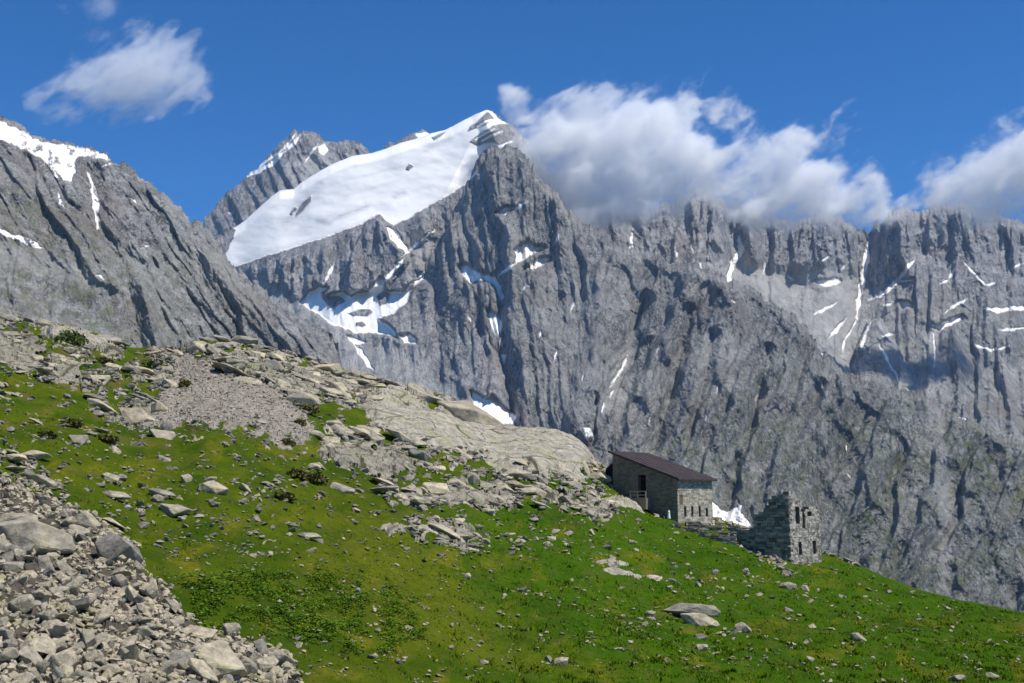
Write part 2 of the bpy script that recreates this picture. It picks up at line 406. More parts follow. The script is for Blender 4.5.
SNOW_G = [GLAC, [(300, 303), (309, 293), (319, 287), (327, 288), (323, 297), (341, 292), (350, 296), (369, 291), (380, 277), (384, 281), (383, 291), (391, 292), (406, 291), (412, 287), (408, 302), (400, 308), (394, 314), (384, 317), (378, 319), (387, 324), (394, 331), (397, 338), (388, 335), (375, 333), (356, 333), (344, 328), (331, 324), (318, 314), (308, 308)],
          [(400, 335), (408, 334), (416, 340), (416, 343), (404, 343)], [(347, 336), (358, 339), (366, 342), (362, 345), (350, 342)],
          [(386, 226), (394, 229), (402, 240), (410, 250), (407, 253), (398, 247), (390, 238)],
          [(815, 280), (826, 280), (836, 278), (842, 281), (838, 285), (826, 287), (818, 285)], [(896, 280), (914, 279), (914, 282), (898, 283)], [(898, 301), (908, 302), (912, 306), (903, 308)],
          [(470, 391), (480, 396), (487, 400), (492, 395), (497, 399), (504, 408), (516, 416), (514, 424), (480, 424)],
          [(935, 328), (944, 322), (962, 315), (966, 318), (950, 326), (940, 330)], [(583, 427), (592, 428), (593, 436), (586, 437)], [(708, 498), (716, 504), (722, 510), (729, 511), (737, 507), (742, 502), (741, 512), (748, 520), (756, 532), (705, 532)]]
SNOW_GL = [([(384, 282), (392, 273), (400, 264), (404, 258)], 3.0), ([(406, 291), (416, 282), (426, 273), (432, 264)], 3.0), ([(402, 256), (416, 245), (424, 238), (434, 230)], 2.4), ([(324, 284), (331, 271), (334, 263)], 2.0), ([(353, 342), (359, 350), (366, 360), (373, 370)], 3.2),
           ([(868, 242), (866, 260), (862, 280), (858, 300), (857, 318)], 4.2), ([(858, 318), (846, 338), (842, 350)], 2.0), ([(916, 258), (906, 270), (893, 285), (884, 293), (870, 299)], 3.4), ([(738, 236), (742, 250), (733, 262), (729, 275), (730, 290), (734, 303)], 4.0), ([(744, 246), (738, 252)], 3), ([(633, 230), (631, 244), (630, 258)], 3.0),
           ([(838, 302), (828, 308), (814, 314)], 2.6), ([(846, 318), (836, 330), (828, 338)], 2.4), ([(788, 276), (792, 280)], 3), ([(984, 308), (1000, 310), (1024, 308), (1060, 312)], 3.4), ([(968, 298), (958, 304), (945, 312)], 2.4), ([(883, 336), (893, 334)], 3), ([(955, 268), (948, 280), (940, 284)], 2.2), ([(964, 262), (985, 285), (996, 282)], 1.6), ([(884, 305), (892, 304)], 2.6), ([(905, 387), (910, 390)], 3), ([(952, 416), (968, 420)], 2.5), ([(1000, 330), (1024, 328)], 1.8), ([(700, 262), (701, 275)], 2), ([(765, 262), (763, 274)], 1.8), ([(820, 262), (829, 256)], 1.8), ([(872, 322), (866, 334), (861, 350)], 2.4), ([(800, 330), (815, 348), (828, 362), (850, 380)], 2.0), ([(905, 268), (912, 262)], 2.4), ([(933, 332), (935, 350), (934, 372)], 1.6), ([(880, 345), (889, 362), (899, 380)], 1.8), ([(840, 270), (846, 264)], 1.6), ([(690, 240), (693, 252)], 1.5), ([(675, 246), (677, 256)], 1.5), ([(1010, 270), (1024, 262)], 2), ([(975, 345), (992, 350), (1010, 346)], 2)]
def paint_g(PX, PY):
    sn = snow_paint(PX, PY, SNOW_G, SNOW_GL, 2, .9)
    hole = np.maximum.reduce([soft_poly(PX, PY, p, .8, .7, 4) for p in (
        [(484, 132), (492, 126), (500, 124), (512, 124), (523, 133), (516, 144), (503, 146), (494, 142), (484, 143), (478, 146), (470, 142), (476, 137)],
        [(482, 118), (488, 112), (494, 118), (486, 124), (476, 128), (468, 131), (470, 127)],
        [(432, 137), (440, 134), (447, 131), (442, 136), (434, 140)], [(406, 169), (410, 164), (414, 166), (409, 170)],
        [(299, 208), (303, 202), (311, 196), (311, 201), (304, 209), (296, 216), (297, 212)], [(290, 214), (295, 207), (297, 208), (292, 215)],
        [(321, 293), (326, 291), (331, 296), (340, 296), (345, 301), (338, 305), (334, 309), (328, 305), (322, 299)], [(348, 313), (358, 310), (370, 309), (374, 312), (368, 316), (354, 316)],
        [(376, 296), (384, 291), (390, 294), (388, 303), (380, 305)], [(400, 313), (408, 303), (420, 300), (420, 318)], [(356, 323), (362, 322), (366, 325), (362, 327), (356, 326)])])
    back = np.maximum.reduce([sstep(1.6, 1.0, seg_dist(PX, PY, q)) for q in ([(476, 139), (486, 133), (494, 129)], [(482, 141), (490, 136), (502, 131)], [(478, 126), (486, 121), (496, 119)], [(499, 146), (512, 141)])])
    sn = sn * (1 - hole * (1 - back))
    # faint dirty streaks of bare ice
    pale = np.maximum.reduce([soft_poly(PX, PY, p, 10, 7, 6) for p in PALE_G]) * (1 - sn)
    pale = np.maximum(pale, .9 * add_lines(PX, PY, [([(728, 300), (742, 320)], 1, 4), ([(770, 270), (800, 310), (830, 345), (852, 380)], 1, 8), ([(935, 330), (932, 395)], 1, 5), ([(632, 350), (612, 395)], 1, 3)]).clip(0, 1))
    pale = pale * np.clip(.72 + 1.1 * fbm(PX / 14, PY / 20, 4, 19), .25, 1)
    dirt = add_lines(PX, PY, [([(318, 221), (340, 216), (366, 207)], .9, 5), ([(300, 228), (330, 224)], .5, 4), ([(286, 222), (300, 206), (316, 188)], .9, 11), ([(395, 196), (404, 192)], .8, 5), ([(425, 150), (440, 142), (452, 138)], .6, 5), ([(240, 262), (300, 244), (340, 231), (372, 219)], .5, 4), ([(330, 184), (380, 172), (440, 160)], .35, 3), ([(345, 196), (400, 180), (450, 176)], .3, 3), ([(430, 204), (455, 190), (470, 172)], .4, 4)]).clip(0, 1)
    dirt = np.maximum(dirt, .35 * sstep(270, 300, PY) * (.4 + fbm(PX / 8, PY / 8, 3, 12)).clip(0, 1))
    return {'dirt': dirt, 'snow': sn, 'pale': pale, 'green': .35 * sstep(260, 330, PY) * sstep(640, 720, PX)}
mountain('mountain', 'high snowy summit and cliffs reaching up into the cloud bank', CR_G, 545, 190, 1150, [(190, 4100), (500, 3950), (800, 4700), (1150, 4900)], rate_g, relief_g, M_FAR, paint_g, jag=1.5, seed=4,
         split=lambda x, y, a: (a['snow'] > .5) & (sdist(x, y, GLAC, 12) > -6))

# the nearer ribbed face with the dark buttress
CR_F = [(386, 335), (392, 328), (396, 322), (399, 316), (404, 306), (415, 286), (428, 262), (440, 240), (452, 214), (460, 196), (466, 184), (473, 170), (478, 160), (483, 152), (490, 146), (496, 143), (500, 146), (505, 144), (512, 147), (519, 149), (526, 155), (533, 167), (540, 178), (548, 184), (556, 192), (566, 206), (580, 222), (597, 230), (615, 242), (640, 252), (655, 250), (668, 262), (690, 262), (705, 270), (722, 274), (734, 282), (750, 286), (766, 300), (780, 305), (795, 318), (806, 328), (818, 346), (832, 360), (848, 378), (860, 372), (872, 371), (884, 376), (900, 392), (915, 390), (935, 400), (950, 412), (970, 420), (1000, 434), (1024, 442), (1100, 470), (1180, 490)]
SNOW_F = [[(459, 266), (466, 265), (474, 270), (484, 274), (494, 276), (501, 286), (504, 296), (502, 303), (498, 296), (496, 287), (484, 281), (470, 283), (463, 276)],
          [(487, 311), (493, 313), (500, 317), (502, 327), (498, 338), (493, 332), (489, 320)], [(515, 251), (528, 241), (532, 246), (545, 247), (538, 252), (524, 260), (516, 264)], [(526, 268), (540, 258), (550, 258), (545, 264), (534, 270)],
          [(496, 212), (507, 207), (513, 208), (505, 215)], [(499, 354), (507, 354), (504, 364), (500, 367)]]
SNOW_FL = [([(498, 276), (508, 268), (516, 262)], 2.6), ([(508, 209), (517, 207), (528, 201)], 1.8), ([(500, 338), (501, 346)], 2), ([(523, 290), (530, 281)], 1.6), ([(628, 354), (622, 368), (615, 378), (610, 386)], 2.4), ([(613, 390), (610, 397)], 2.6), ([(604, 402), (602, 412)], 2.2), ([(650, 418), (649, 424)], 2.4), ([(557, 350), (554, 362)], 2.6), ([(520, 198), (516, 203)], 1.5), ([(478, 170), (470, 180)], 1.2),
            ([(732, 300), (735, 302)], 2.5), ([(718, 388), (717, 392)], 2.4), ([(846, 445), (847, 452)], 2), ([(707, 416), (706, 420)], 2), ([(468, 316), (472, 324)], 1.5), ([(848, 474), (850, 478)], 1.8), ([(640, 292), (636, 300)], 1.8), ([(575, 300), (571, 312)], 1.8), ([(560, 232), (555, 244)], 1.8), ([(660, 345), (657, 353)], 1.6), ([(542, 330), (539, 338)], 1.6), ([(585, 372), (582, 380)], 1.5), ([(757, 395), (755, 402)], 1.5)]
def relief_f(PX, PY):
    r = rock_relief(PX, PY, .40, 41, 1.0, 1.25, 1.0) + 7 * ribs(PX + 5 * fbm(PX / 30, PY / 30, 3, 88), PY, -.55, 46, 77, 60)
    r2 = rock_relief(PX, PY, -.1, 47, 1.0, .8, .8)
    k = sstep(560, 640, PX + .2 * PY - 50)
    r = r2 * (1 - k) + r * k
    r = r + add_lines(PX, PY, [([(496, 143), (500, 200), (520, 270), (560, 380), (600, 470)], 30, 60), ([(545, 180), (600, 290), (590, 420)], 31, 40), ([(440, 240), (450, 300), (440, 380)], 36, 40), ([(478, 160), (470, 230), (478, 330), (500, 400)], -9, 26),
                               ([(462, 265), (500, 285), (500, 330), (505, 400)], -8, 20), ([(690, 262), (668, 340), (640, 440), (630, 520)], 28, 30), ([(735, 282), (700, 380), (670, 500)], 34, 30), ([(790, 312), (745, 400), (700, 520)], 36, 34), ([(848, 376), (800, 450), (750, 560)], 39, 36),
                               ([(714, 335), (700, 400), (690, 440)], -20, 9), ([(768, 350), (752, 425), (735, 470)], -21, 9), ([(689, 310), (676, 378), (655, 450)], -17, 8), ([(820, 385), (790, 450), (770, 510)], -20, 9), ([(645, 300), (628, 356), (606, 400)], -20, 12),
                               ([(905, 392), (870, 470), (830, 560)], 31, 32), ([(970, 420), (930, 500), (900, 590)], 34, 34), ([(1024, 442), (1000, 520), (960, 600)], 34, 34)])
    gs = np.maximum.reduce([sstep(-4, 2, sdist(PX, PY, p, 7)) for p in SNOW_F])
    return r * (1 - .35 * gs)
def paint_f(PX, PY):
    sn = snow_paint(PX, PY, SNOW_F + [p for p in SNOW_G if p[0] in ((470, 391), (583, 427), (708, 498))], SNOW_FL, 3, .8)
    g = sstep(330, 470, PY) * sstep(600, 700, PX) * (.6 + .9 * fbm(PX / 50, PY / 50, 4, 33)).clip(0, 1)
    pale = .5 * np.maximum.reduce([soft_poly(PX, PY, p, 5, 4, 8) for p in ([(480, 283), (500, 300), (495, 312), (486, 300)], [(925, 400), (940, 410), (955, 500), (948, 590), (938, 590), (940, 500)], [(640, 300), (632, 360), (600, 420), (598, 410), (622, 350)])])
    return {'dirt': .6 * (.3 + fbm(PX / 8, PY / 8, 3, 12)).clip(0, 1), 'snow': sn, 'pale': pale * (1 - sn), 'green': g * .95}
mountain('mountain', 'ribbed dark granite face rising behind the stone hut', CR_F, [(386, 338), (394, 330), (404, 334), (414, 341), (422, 350), (428, 360), (440, 372), (452, 381), (468, 390), (476, 420), (500, 640), (1180, 800)], 388, 1150, [(372, 3560), (404, 3560), (450, 3660), (500, 3660), (600, 3250), (850, 2700), (1150, 2300)],
         lambda x, y, d: d * (1.0 + .1 * sstep(200, 400, y)), relief_f, M_RIB, paint_f, jag=2.4, seed=6)

# left ridge
CR_L = [(-80, 96), (-30, 110), (0, 117), (12, 121), (25, 127), (36, 135), (50, 139), (72, 143), (92, 148), (104, 154), (118, 163), (130, 170), (142, 178), (152, 184), (165, 192), (176, 203), (186, 213), (192, 219), (200, 219), (207, 228), (216, 240), (226, 255), (238, 270), (248, 280), (262, 290), (276, 304), (290, 312), (304, 318), (316, 321), (326, 327), (333, 335), (338, 350), (343, 372), (350, 400), (380, 440), (480, 470)]
SNOW_L = [[(-60, 108), (0, 120), (10, 126), (24, 131), (33, 138), (48, 143), (70, 145), (92, 149), (106, 155), (112, 160), (100, 159), (88, 156), (78, 158), (74, 164), (77, 172), (72, 181), (64, 180), (55, 170), (42, 160), (26, 150), (8, 142), (-60, 130)], [(-60, 222), (0, 228), (12, 234), (24, 236), (38, 243), (44, 248), (34, 248), (20, 241), (0, 233)]]
SNOW_LL = [([(90, 178), (93, 188), (96, 198), (96, 210), (98, 228)], 4.4), ([(88, 172), (90, 180)], 1.6), ([(58, 192), (60, 202), (65, 208)], 1.8), ([(103, 166), (113, 163)], 1.6), ([(131, 198), (137, 203)], 3.0), ([(105, 206), (109, 204)], 1.8), ([(141, 248), (149, 245)], 2.2), ([(97, 275), (105, 279)], 2.0), ([(50, 165), (58, 178)], 2)]
def relief_l(PX, PY):
    r = rock_relief(PX, PY, -.55, 51, .85, .9, .95)
    r2 = rock_relief(PX, PY, .1, 57, .6, .8, 1.1)
    k = soft_poly(PX, PY, [(-120, 250), (0, 240), (60, 262), (110, 285), (135, 300), (130, 345), (-120, 345)], 14, 6, 2)
    r = r * (1 - k) + r2 * k
    r = r + add_lines(PX, PY, [([(-20, 225), (60, 255), (125, 292), (150, 300)], 9, 34), ([(141, 284), (148, 310), (158, 352)], 26, 13), ([(-60, 180), (20, 190), (80, 220), (140, 270), (180, 330)], 15, 44),
                               ([(152, 184), (185, 240), (240, 300), (290, 345)], 30, 34), ([(100, 160), (112, 200), (150, 240)], 18, 26), ([(91, 172), (97, 230), (120, 260)], -18, 14), ([(262, 290), (290, 330), (330, 370)], 18, 24), ([(30, 160), (40, 200), (48, 240)], -12, 16)])
    g = sstep(-6, 2, sdist(PX, PY, SNOW_L[0], 12))
    return r * (1 - .75 * g) + 14 * g
def paint_l(PX, PY):
    sn = snow_paint(PX, PY, SNOW_L, SNOW_LL, 4, 1.3)
    sn = sn * (1 - .9 * sstep(.35, .6, fbm(PX / 7, PY / 4, 4, 66) + .4) * sstep(60, 20, np.abs(PX - 62)) * sstep(.3, .6, fbm(PX / 14, PY / 14, 2, 67) + .3))
    g = (sstep(220, 290, PY) * sstep(330, 120, PX) * (.7 + fbm(PX / 40, PY / 40, 4, 35))).clip(0, 1)
    g = np.maximum(g, .8 * soft_poly(PX, PY, [(-100, 180), (40, 190), (140, 260), (190, 330), (120, 345), (-100, 345)], 20, 8, 5))
    pale = .45 * soft_poly(PX, PY, [(-60, 228), (60, 256), (120, 290), (110, 300), (50, 275), (-60, 250)], 6, 5, 5)
    return {'snow': sn, 'pale': pale * (1 - sn), 'green': g * .7}
mountain('mountain', 'long grey rock ridge with a snowy top falling towards the glacier', CR_L, 470, -120, 470, [(-120, 1450), (200, 1650), (470, 1500)], lambda x, y, d: d * 1.15, relief_l, M_LEFT, paint_l, jag=2.2, seed=8)

# ------------------------------------------------------------------ near hillside
CREST = [(-200, 296), (-60, 302), (0, 313), (30, 319), (70, 324), (110, 337), (130, 348), (165, 347), (180, 350), (200, 341), (235, 341), (260, 347), (300, 356), (330, 366), (370, 376), (410, 386), (450, 396), (470, 412), (500, 424), (540, 428), (570, 438), (585, 446), (595, 460), (608, 468), (625, 480), (645, 492), (680, 508), (713, 517), (745, 527), (780, 538), (822, 551), (850, 561), (880, 576), (930, 593), (980, 604), (1024, 613), (1100, 630), (1250, 660)]
DCREST = [(-200, 112), (0, 118), (130, 124), (300, 130), (450, 135), (600, 132), (680, 128), (760, 123), (822, 117), (900, 106), (1024, 92), (1250, 80)]
DBOT = [(-200, 26), (0, 30), (200, 36), (350, 43), (512, 50), (700, 54), (1024, 56), (1250, 54)]
YB = 700.0
def crest_s(px): return np.interp(px, _cx, _cs)
_cx = np.arange(-260, 1320, 1.0); _cs = smooth1(interp(CREST, _cx), 15)
def D_ground(px, py):
    c = crest_s(px); t = (py - c) / (YB - c)
    return 1 / ((1 - t) / interp(DCREST, px) + t / interp(DBOT, px))
T0, T1, TX0, TX1, TS = 0.0, 1.0, -220.0, 1240.0, .9
tpx = np.arange(TX0, TX1, TS); TNC = len(tpx); TNR = 560
tt = np.linspace(0, 1, TNR) ** .92
YBOT = 760.0
TPX = np.broadcast_to(tpx, (TNR, TNC)).copy(); TPY = crest_s(tpx) + (YBOT - crest_s(tpx)) * tt[:, None]
TB = P(TPX, TPY, D_ground(TPX, TPY))
def wpoly(PX, PY, poly, soft, rag, s, sc=22):
    wx = rag * fbm(PX / sc, PY / (sc * .6), 4, s) * 2; wy = rag * .7 * fbm(PX / sc + 9, PY / (sc * .6) + 4, 4, s + 2) * 2
    return sstep(-soft, soft, sdist(PX + wx, PY + wy, poly, soft + 3 * rag + 4))
def pt(*a): return [(a[i], a[i + 1]) for i in range(0, len(a), 2)]
ROCK_FULL = [pt(150, 345, 180, 348, 235, 338, 320, 355, 400, 372, 460, 388, 520, 405, 590, 430, 610, 462, 604, 474, 560, 474, 520, 462, 470, 462, 420, 442, 385, 420, 350, 410, 318, 398, 306, 425, 300, 440, 262, 432, 225, 420, 170, 418, 160, 380),
             pt(0, 312, 70, 321, 110, 334, 132, 348, 112, 350, 84, 346, 50, 328, 0, 322, -150, 312, -150, 298)]
ROCK_MIX = [pt(-150, 318, 0, 322, 70, 345, 100, 352, 150, 352, 170, 372, 180, 400, 172, 424, 140, 426, 110, 420, 84, 396, 60, 388, 30, 378, 0, 362, -150, 352),
            pt(378, 486, 430, 484, 470, 476, 540, 474, 600, 488, 636, 506, 628, 520, 590, 522, 540, 506, 500, 512, 440, 508, 392, 510), pt(380, 526, 430, 522, 478, 524, 486, 540, 470, 550, 400, 544), pt(-150, 448, 10, 452, 40, 470, 60, 486, 0, 500, -150, 500),
            pt(318, 425, 400, 428, 440, 452, 520, 462, 600, 480, 612, 492, 560, 488, 470, 476, 420, 468, 340, 462)]
GRAVEL = pt(168, 354, 190, 356, 214, 372, 256, 386, 296, 404, 312, 428, 306, 446, 284, 444, 250, 430, 218, 424, 166, 424, 150, 430, 120, 420, 160, 398, 176, 380)
SCREE = pt(-220, 470, 0, 482, 40, 492, 78, 508, 118, 530, 136, 552, 140, 575, 158, 592, 178, 604, 205, 628, 236, 634, 262, 640, 288, 656, 300, 672, 318, 700, 330, 780, -220, 780)
def ground_masks(PX, PY):
    full = np.maximum.reduce([wpoly(PX, PY, p, 2, 4, 7) for p in ROCK_FULL])
    mixm = np.maximum.reduce([wpoly(PX, PY, p, 3, 7, 9) for p in ROCK_MIX])
    br = fbm(PX / 15, PY / 8, 4, 77)
    rock = np.maximum(full * sstep(-.15, -.05, br), mixm * sstep(.0, .1, br))
    global SPARSE
    sparse = sstep(.28, .36, fbm(PX / 12, PY / 6, 4, 78)) * sstep(0, 30, PY - crest_s(PX)) * sstep(640, 400, PY)
    SPARSE = np.where(rock < .5, sparse, 0)
    rock = np.maximum(rock, .9 * sparse)
    gravel = wpoly(PX, PY, GRAVEL, 4, 11, 11, 18)
    scree = wpoly(PX, PY, SCREE, 2, 3, 13)
    return rock * (1 - gravel) * (1 - scree), gravel, scree
def A(*a, **k): return a, k
OUTS = [
    A('long smooth pale slab of bedrock forming the crest left of the hut', pt(362, 402, 380, 396, 420, 402, 468, 414, 500, 418, 540, 420, 568, 428, 584, 436, 594, 450, 596, 462, 580, 468, 560, 462, 546, 470, 520, 466, 500, 462, 474, 450, 440, 444, 416, 436, 392, 426, 372, 416), 1.5, 61, 'slab', 5.5, .5, 7, drop=8, warp=2.5, fsc=.16),
    A('pale yellow-green rounded slab behind the overhanging block', pt(372, 386, 400, 376, 430, 384, 436, 394, 420, 400, 396, 400, 376, 396), .9, 65, 'slab', 4, .5, 5, drop=6),
    A('fractured dark outcrop with deep vertical cracks and a fan of thin ribs', pt(312, 436, 322, 428, 350, 428, 372, 430, 392, 438, 420, 452, 444, 466, 440, 472, 410, 470, 388, 470, 366, 466, 340, 460, 322, 448), 1.7, 67, 'rock', 2.2, 1.3, 4, drop=12, stripes=.15, crack=1.1),
    A('broad low grey outcrop with step-like ledges in the middle of the meadow', pt(388, 496, 402, 486, 430, 488, 462, 480, 500, 484, 520, 496, 512, 508, 480, 508, 440, 504, 404, 508), 1.0, 69, 'rock', 2.2, 1.0, 4, drop=5),
    A('rough ribbed outcrop stepping down towards the hut', pt(536, 484, 560, 482, 586, 488, 604, 496, 616, 508, 606, 518, 586, 516, 560, 508, 540, 498), .8, 71, 'rock', 1.8, 1.2, 4, drop=5, stripes=.12),
    A('thin pale ledge of rock curving through the yellow grass', pt(378, 530, 400, 526, 440, 524, 470, 524, 480, 534, 468, 540, 452, 534, 420, 534, 392, 536), .6, 73, 'slab', 2, .7, 3, drop=3),
    A('small rough ledge directly under the curving pale ledge', pt(438, 540, 456, 536, 478, 544, 486, 552, 462, 552, 444, 548), .6, 75, 'rock', 1.6, .9, 3, drop=3),
    A('cracked pale outcrop at the foot of the crest slab next to the hut', pt(556, 456, 580, 462, 596, 470, 600, 482, 590, 488, 570, 482, 552, 472), .7, 77, 'rock', 2.2, .9, 4, drop=5),
    A('flat pale slab half sunk in grass beside the hut steps', pt(606, 496, 622, 494, 640, 502, 644, 510, 626, 508, 610, 502), .5, 79, 'slab', 2, .5, 3, drop=2),
    A('dark stepped crag on the crest above the gravel slide', pt(196, 350, 206, 340, 240, 338, 272, 346, 286, 358, 262, 364, 236, 362, 214, 358), 1.5, 81, 'rock', 2.6, 1.1, 5, drop=8),
    A('broken grey crag with hollows right of the gravel slide', pt(246, 366, 268, 360, 300, 366, 322, 376, 330, 392, 306, 396, 282, 392, 258, 382), 1.3, 83, 'rock', 2.0, 1.2, 4, drop=7, crack=.9),
    A('ragged rock band along the crest between crag and pale slab', pt(288, 364, 310, 356, 350, 370, 380, 382, 396, 398, 372, 404, 340, 394, 312, 384), 1.1, 85, 'rock', 2.0, 1.1, 4, drop=7, crack=.8),
    A('smooth pale crest dome above the green bush', pt(36, 326, 50, 320, 76, 322, 104, 334, 124, 350, 108, 352, 84, 342, 60, 338), 1.0, 87, 'slab', 4, .6, 5, drop=6),
    A('rough grey crag on the upper crest at the picture edge', pt(-20, 322, 6, 326, 34, 338, 46, 352, 40, 366, 20, 372, -20, 356), 1.2, 89, 'rock', 2.0, 1.1, 4, drop=5),
    A('knobbly grey crag below the crest dome', pt(50, 352, 72, 352, 82, 366, 80, 382, 60, 384, 48, 372), 1.1, 91, 'rock', 1.8, 1.1, 4, drop=5),
    A('small worn ledge at the left edge under the upper crag', pt(-20, 376, 4, 380, 18, 394, 8, 398, -20, 394), .8, 93, 'rock', 1.8, 1.0, 3, drop=4),
    A('long flat pale slab in the grass below the hut', pt(598, 568, 612, 566, 634, 572, 662, 576, 660, 579, 630, 578, 604, 573), .22, 95, 'slab', 2.5, .4, 3, drop=2, warp=1.5),
    A('narrow pale slab above the long flat slab in the grass', pt(596, 560, 614, 558, 628, 563, 622, 566, 604, 565), .2, 97, 'slab', 2.5, .4, 2, drop=2, warp=1),
]
RK, GV, SC = ground_masks(TPX, TPY)
UNDER = np.maximum.reduce([sstep(-1, 4, sdist(TPX, TPY, a[1], 12)) for a, k in OUTS])
X, Y = TB[..., 0], TB[..., 1]
und = .7 * fbm(X / 11, Y / 11, 3, 15) + .3 * fbm(X / 2.6, Y / 3.4, 3, 16) + .10 * ridged(X / 1.3, Y / 1.6, 2, 17) + .05 * fbm(X / .8, Y / .8, 2, 18)
fl = fbm(X / 9, Y / 9, 2, 21)
rx, ry = X + .5 * fbm(X / 3, Y / 3, 2, 22) + .25 * Y, Y * .55 + .4 * fbm(X / 3 + 5, Y / 3, 2, 23)
rocky = ledges(X, TB[..., 2] + .04 * Y, 2)
gzz = .22 * facets(X / .55, Y / .6, 5, .8, .4) + .25 * facets(X / 1.8, Y / 2.2, 6, .7, .2)
scz = .35 * facets(X / .9, Y / .9, 8, .9, .4) - .15
fade = sstep(-.001, .05, tt)[:, None]
RKS = sstep(.1, .9, RK)
RKS = RKS * (1 - SPARSE)
DZ = und + RKS * rocky * .5 * (1 - UNDER) - .35 * UNDER + GV * gzz + SC * scz
TZ = TB.copy(); TZ[..., 2] += DZ * (.5 + .5 * fade)
veg = wpoly(TPX, TPY, pt(178, 585, 230, 575, 300, 572, 380, 578, 420, 600, 420, 640, 380, 660, 320, 640, 250, 636, 205, 622), 6, 8, 25)
yel = sstep(.05, .45, fbm(TPX / 42, TPY / 22, 4, 28)) * sstep(300, 420, TPY)
yel = np.maximum(yel, 0.5 * wpoly(TPX, TPY, pt(380, 500, 330, 520, 300, 560, 330, 600, 420, 650, 560, 683, 640, 683, 560, 650, 470, 600, 420, 560), 12, 10, 26))
brn = sstep(.05, .4, fbm(TPX / 26, TPY / 10, 5, 29)) * np.maximum(sstep(560, 380, TPY) * sstep(420, 250, TPX), .35)
lush = sstep(380, 560, TPX) * sstep(440, 500, TPY)
# ground beyond the crest and under the camera
att = {'crack': cracks(X, TB[..., 2] + .04 * Y, 2), 'rock': RK, 'gravel': GV, 'scree': SC, 'veg': veg, 'yel': yel, 'brn': brn, 'lush': lush}
rows = []
for dy, dz in ((700, 300), (260, 90), (120, 40), (60, 16), (25, 5.5), (8, 1.1), (2.5, .15)):
    r = TZ[0].copy(); r[:, 0] *= (1 + dy / r[:, 1]); r[:, 1] += dy; r[:, 2] -= dz; rows.append(r)
front = []
for k, f in enumerate((.8, .5, .2, -.3)):
    r = TZ[-1].copy(); r[:, 1] *= f; r[:, 0] *= max(f, .7); r[:, 2] = r[:, 2] * (.35 + .65 * max(f, 0)) - 1.2 * (1 - f) ; front.append(r)
VV = np.concatenate([np.stack(rows), TZ, np.stack(front)])
AT = {k: np.concatenate([np.repeat(a[:1], 7, 0), a, np.repeat(a[-1:], 4, 0)]) for k, a in att.items()}

def mat_ground():
    t = NT('alpine_ground')
    n1 = t.noise(.35, 6, .6); n2 = t.noise(2.2, 5, .6); n3 = t.noise(9, 3, .6)
    g = t.mix(t.ramp(n1, .35, .65), (.04, .072, .003), (.088, .118, .005))
    g = t.mix(t.math('MULTIPLY', t.attr('lush'), t.ramp(n2, .3, .7, .3, 1)), g, (.038, .105, .002))
    g = t.mix(t.math('MULTIPLY', t.attr('yel'), t.ramp(n2, .35, .65, .2, .95)), g, (.16, .15, .012))
    g = t.mix(t.math('MULTIPLY', t.attr('brn'), t.ramp(n2, .35, .6)), g, (.115, .085, .035))
    g = t.mix(t.ramp(n3, .5, .7, 0, .6), g, (.022, .045, .004))
    g = t.mix(t.ramp(t.noise(.16, 6, .65), .5, .62, 0, .6), g, (.025, .06, .004))
    r = mat_rock_color(t, .5)
    r = t.mix(t.attr('crack'), r, (.035, .04, .012))
    gr = t.mix(t.ramp(t.noise(2.2, 5, .7), .35, .65), (.18, .155, .125), (.36, .32, .26))
    sc = t.mix(t.ramp(t.noise(3, 4, .7), .35, .65), (.06, .052, .04), (.14, .12, .095))
    col = t.mix(t.ramp(t.attr('rock'), .35, .6), g, r)
    col = t.mix(t.ramp(t.attr('gravel'), .3, .6), col, gr)
    col = t.mix(t.ramp(t.attr('scree'), .3, .6), col, sc)
    t.b.inputs['Specular IOR Level'].default_value = .03
    nr = t.bump(t.noise(2.5, 6, .7), .16)
    nr = t.bump(t.noise(11, 4, .7), .05, 1, nr)
    return t.done(col, nr)
def mat_rock_color(t, sc, obj_rand=False, light=1.0):
    a = t.noise(1.3 * sc, 7, .62); b = t.noise(6 * sc, 5, .65); c = t.noise(.5 * sc, 4, .5, None, .4); li = t.noise(2.2 * sc, 6, .7)
    r = t.mix(t.ramp(a, .34, .66), tuple(x * light for x in (.18, .163, .13)), tuple(x * light for x in (.42, .378, .298)))
    r = t.mix(t.ramp(c, .5, .68, 0, .75), r, tuple(x * light for x in (.27, .26, .14)))      # lichen, yellow green
    r = t.mix(t.ramp(li, .57, .66, 0, .6), r, (.075, .072, .065))                               # dark lichen
    r = t.mix(t.ramp(b, .5, .8, 0, .5), r, tuple(x * light for x in (.46, .43, .37)))
    if obj_rand:
        oi = t.n.new('ShaderNodeObjectInfo')
        r = t.mix(1.0, r, t.mix(oi.outputs['Random'], (.62, .63, .66), (1.2, 1.14, 1.02)), 'MULTIPLY')
    return r
M_GROUND = mat_ground()
ground = mesh_np('hillside_ground', VV, grid_faces(VV.shape[0], TNC), M_GROUND, attrs=AT, smooth=False)
tag(ground, 'green alpine hillside strewn with rock', kind='structure')

def mat_valley():
    t = NT('valley_forest')
    return t.done(t.mix(t.ramp(t.noise(.01, 7, .65), .4, .6), (.03, .045, .02), (.11, .12, .06)), t.bump(t.noise(.03, 6, .7), 25))
gx, gy = np.meshgrid(np.linspace(-5500, 5500, 120), np.linspace(5200, 250, 70))
tag(mesh_np('valley_floor', np.stack([gx, gy, -290 + 30 * fbm(gx / 700, gy / 700, 4, 5)], -1), grid_faces(70, 120), mat_valley(), smooth=True), 'wooded valley floor below the hillside', kind='structure')

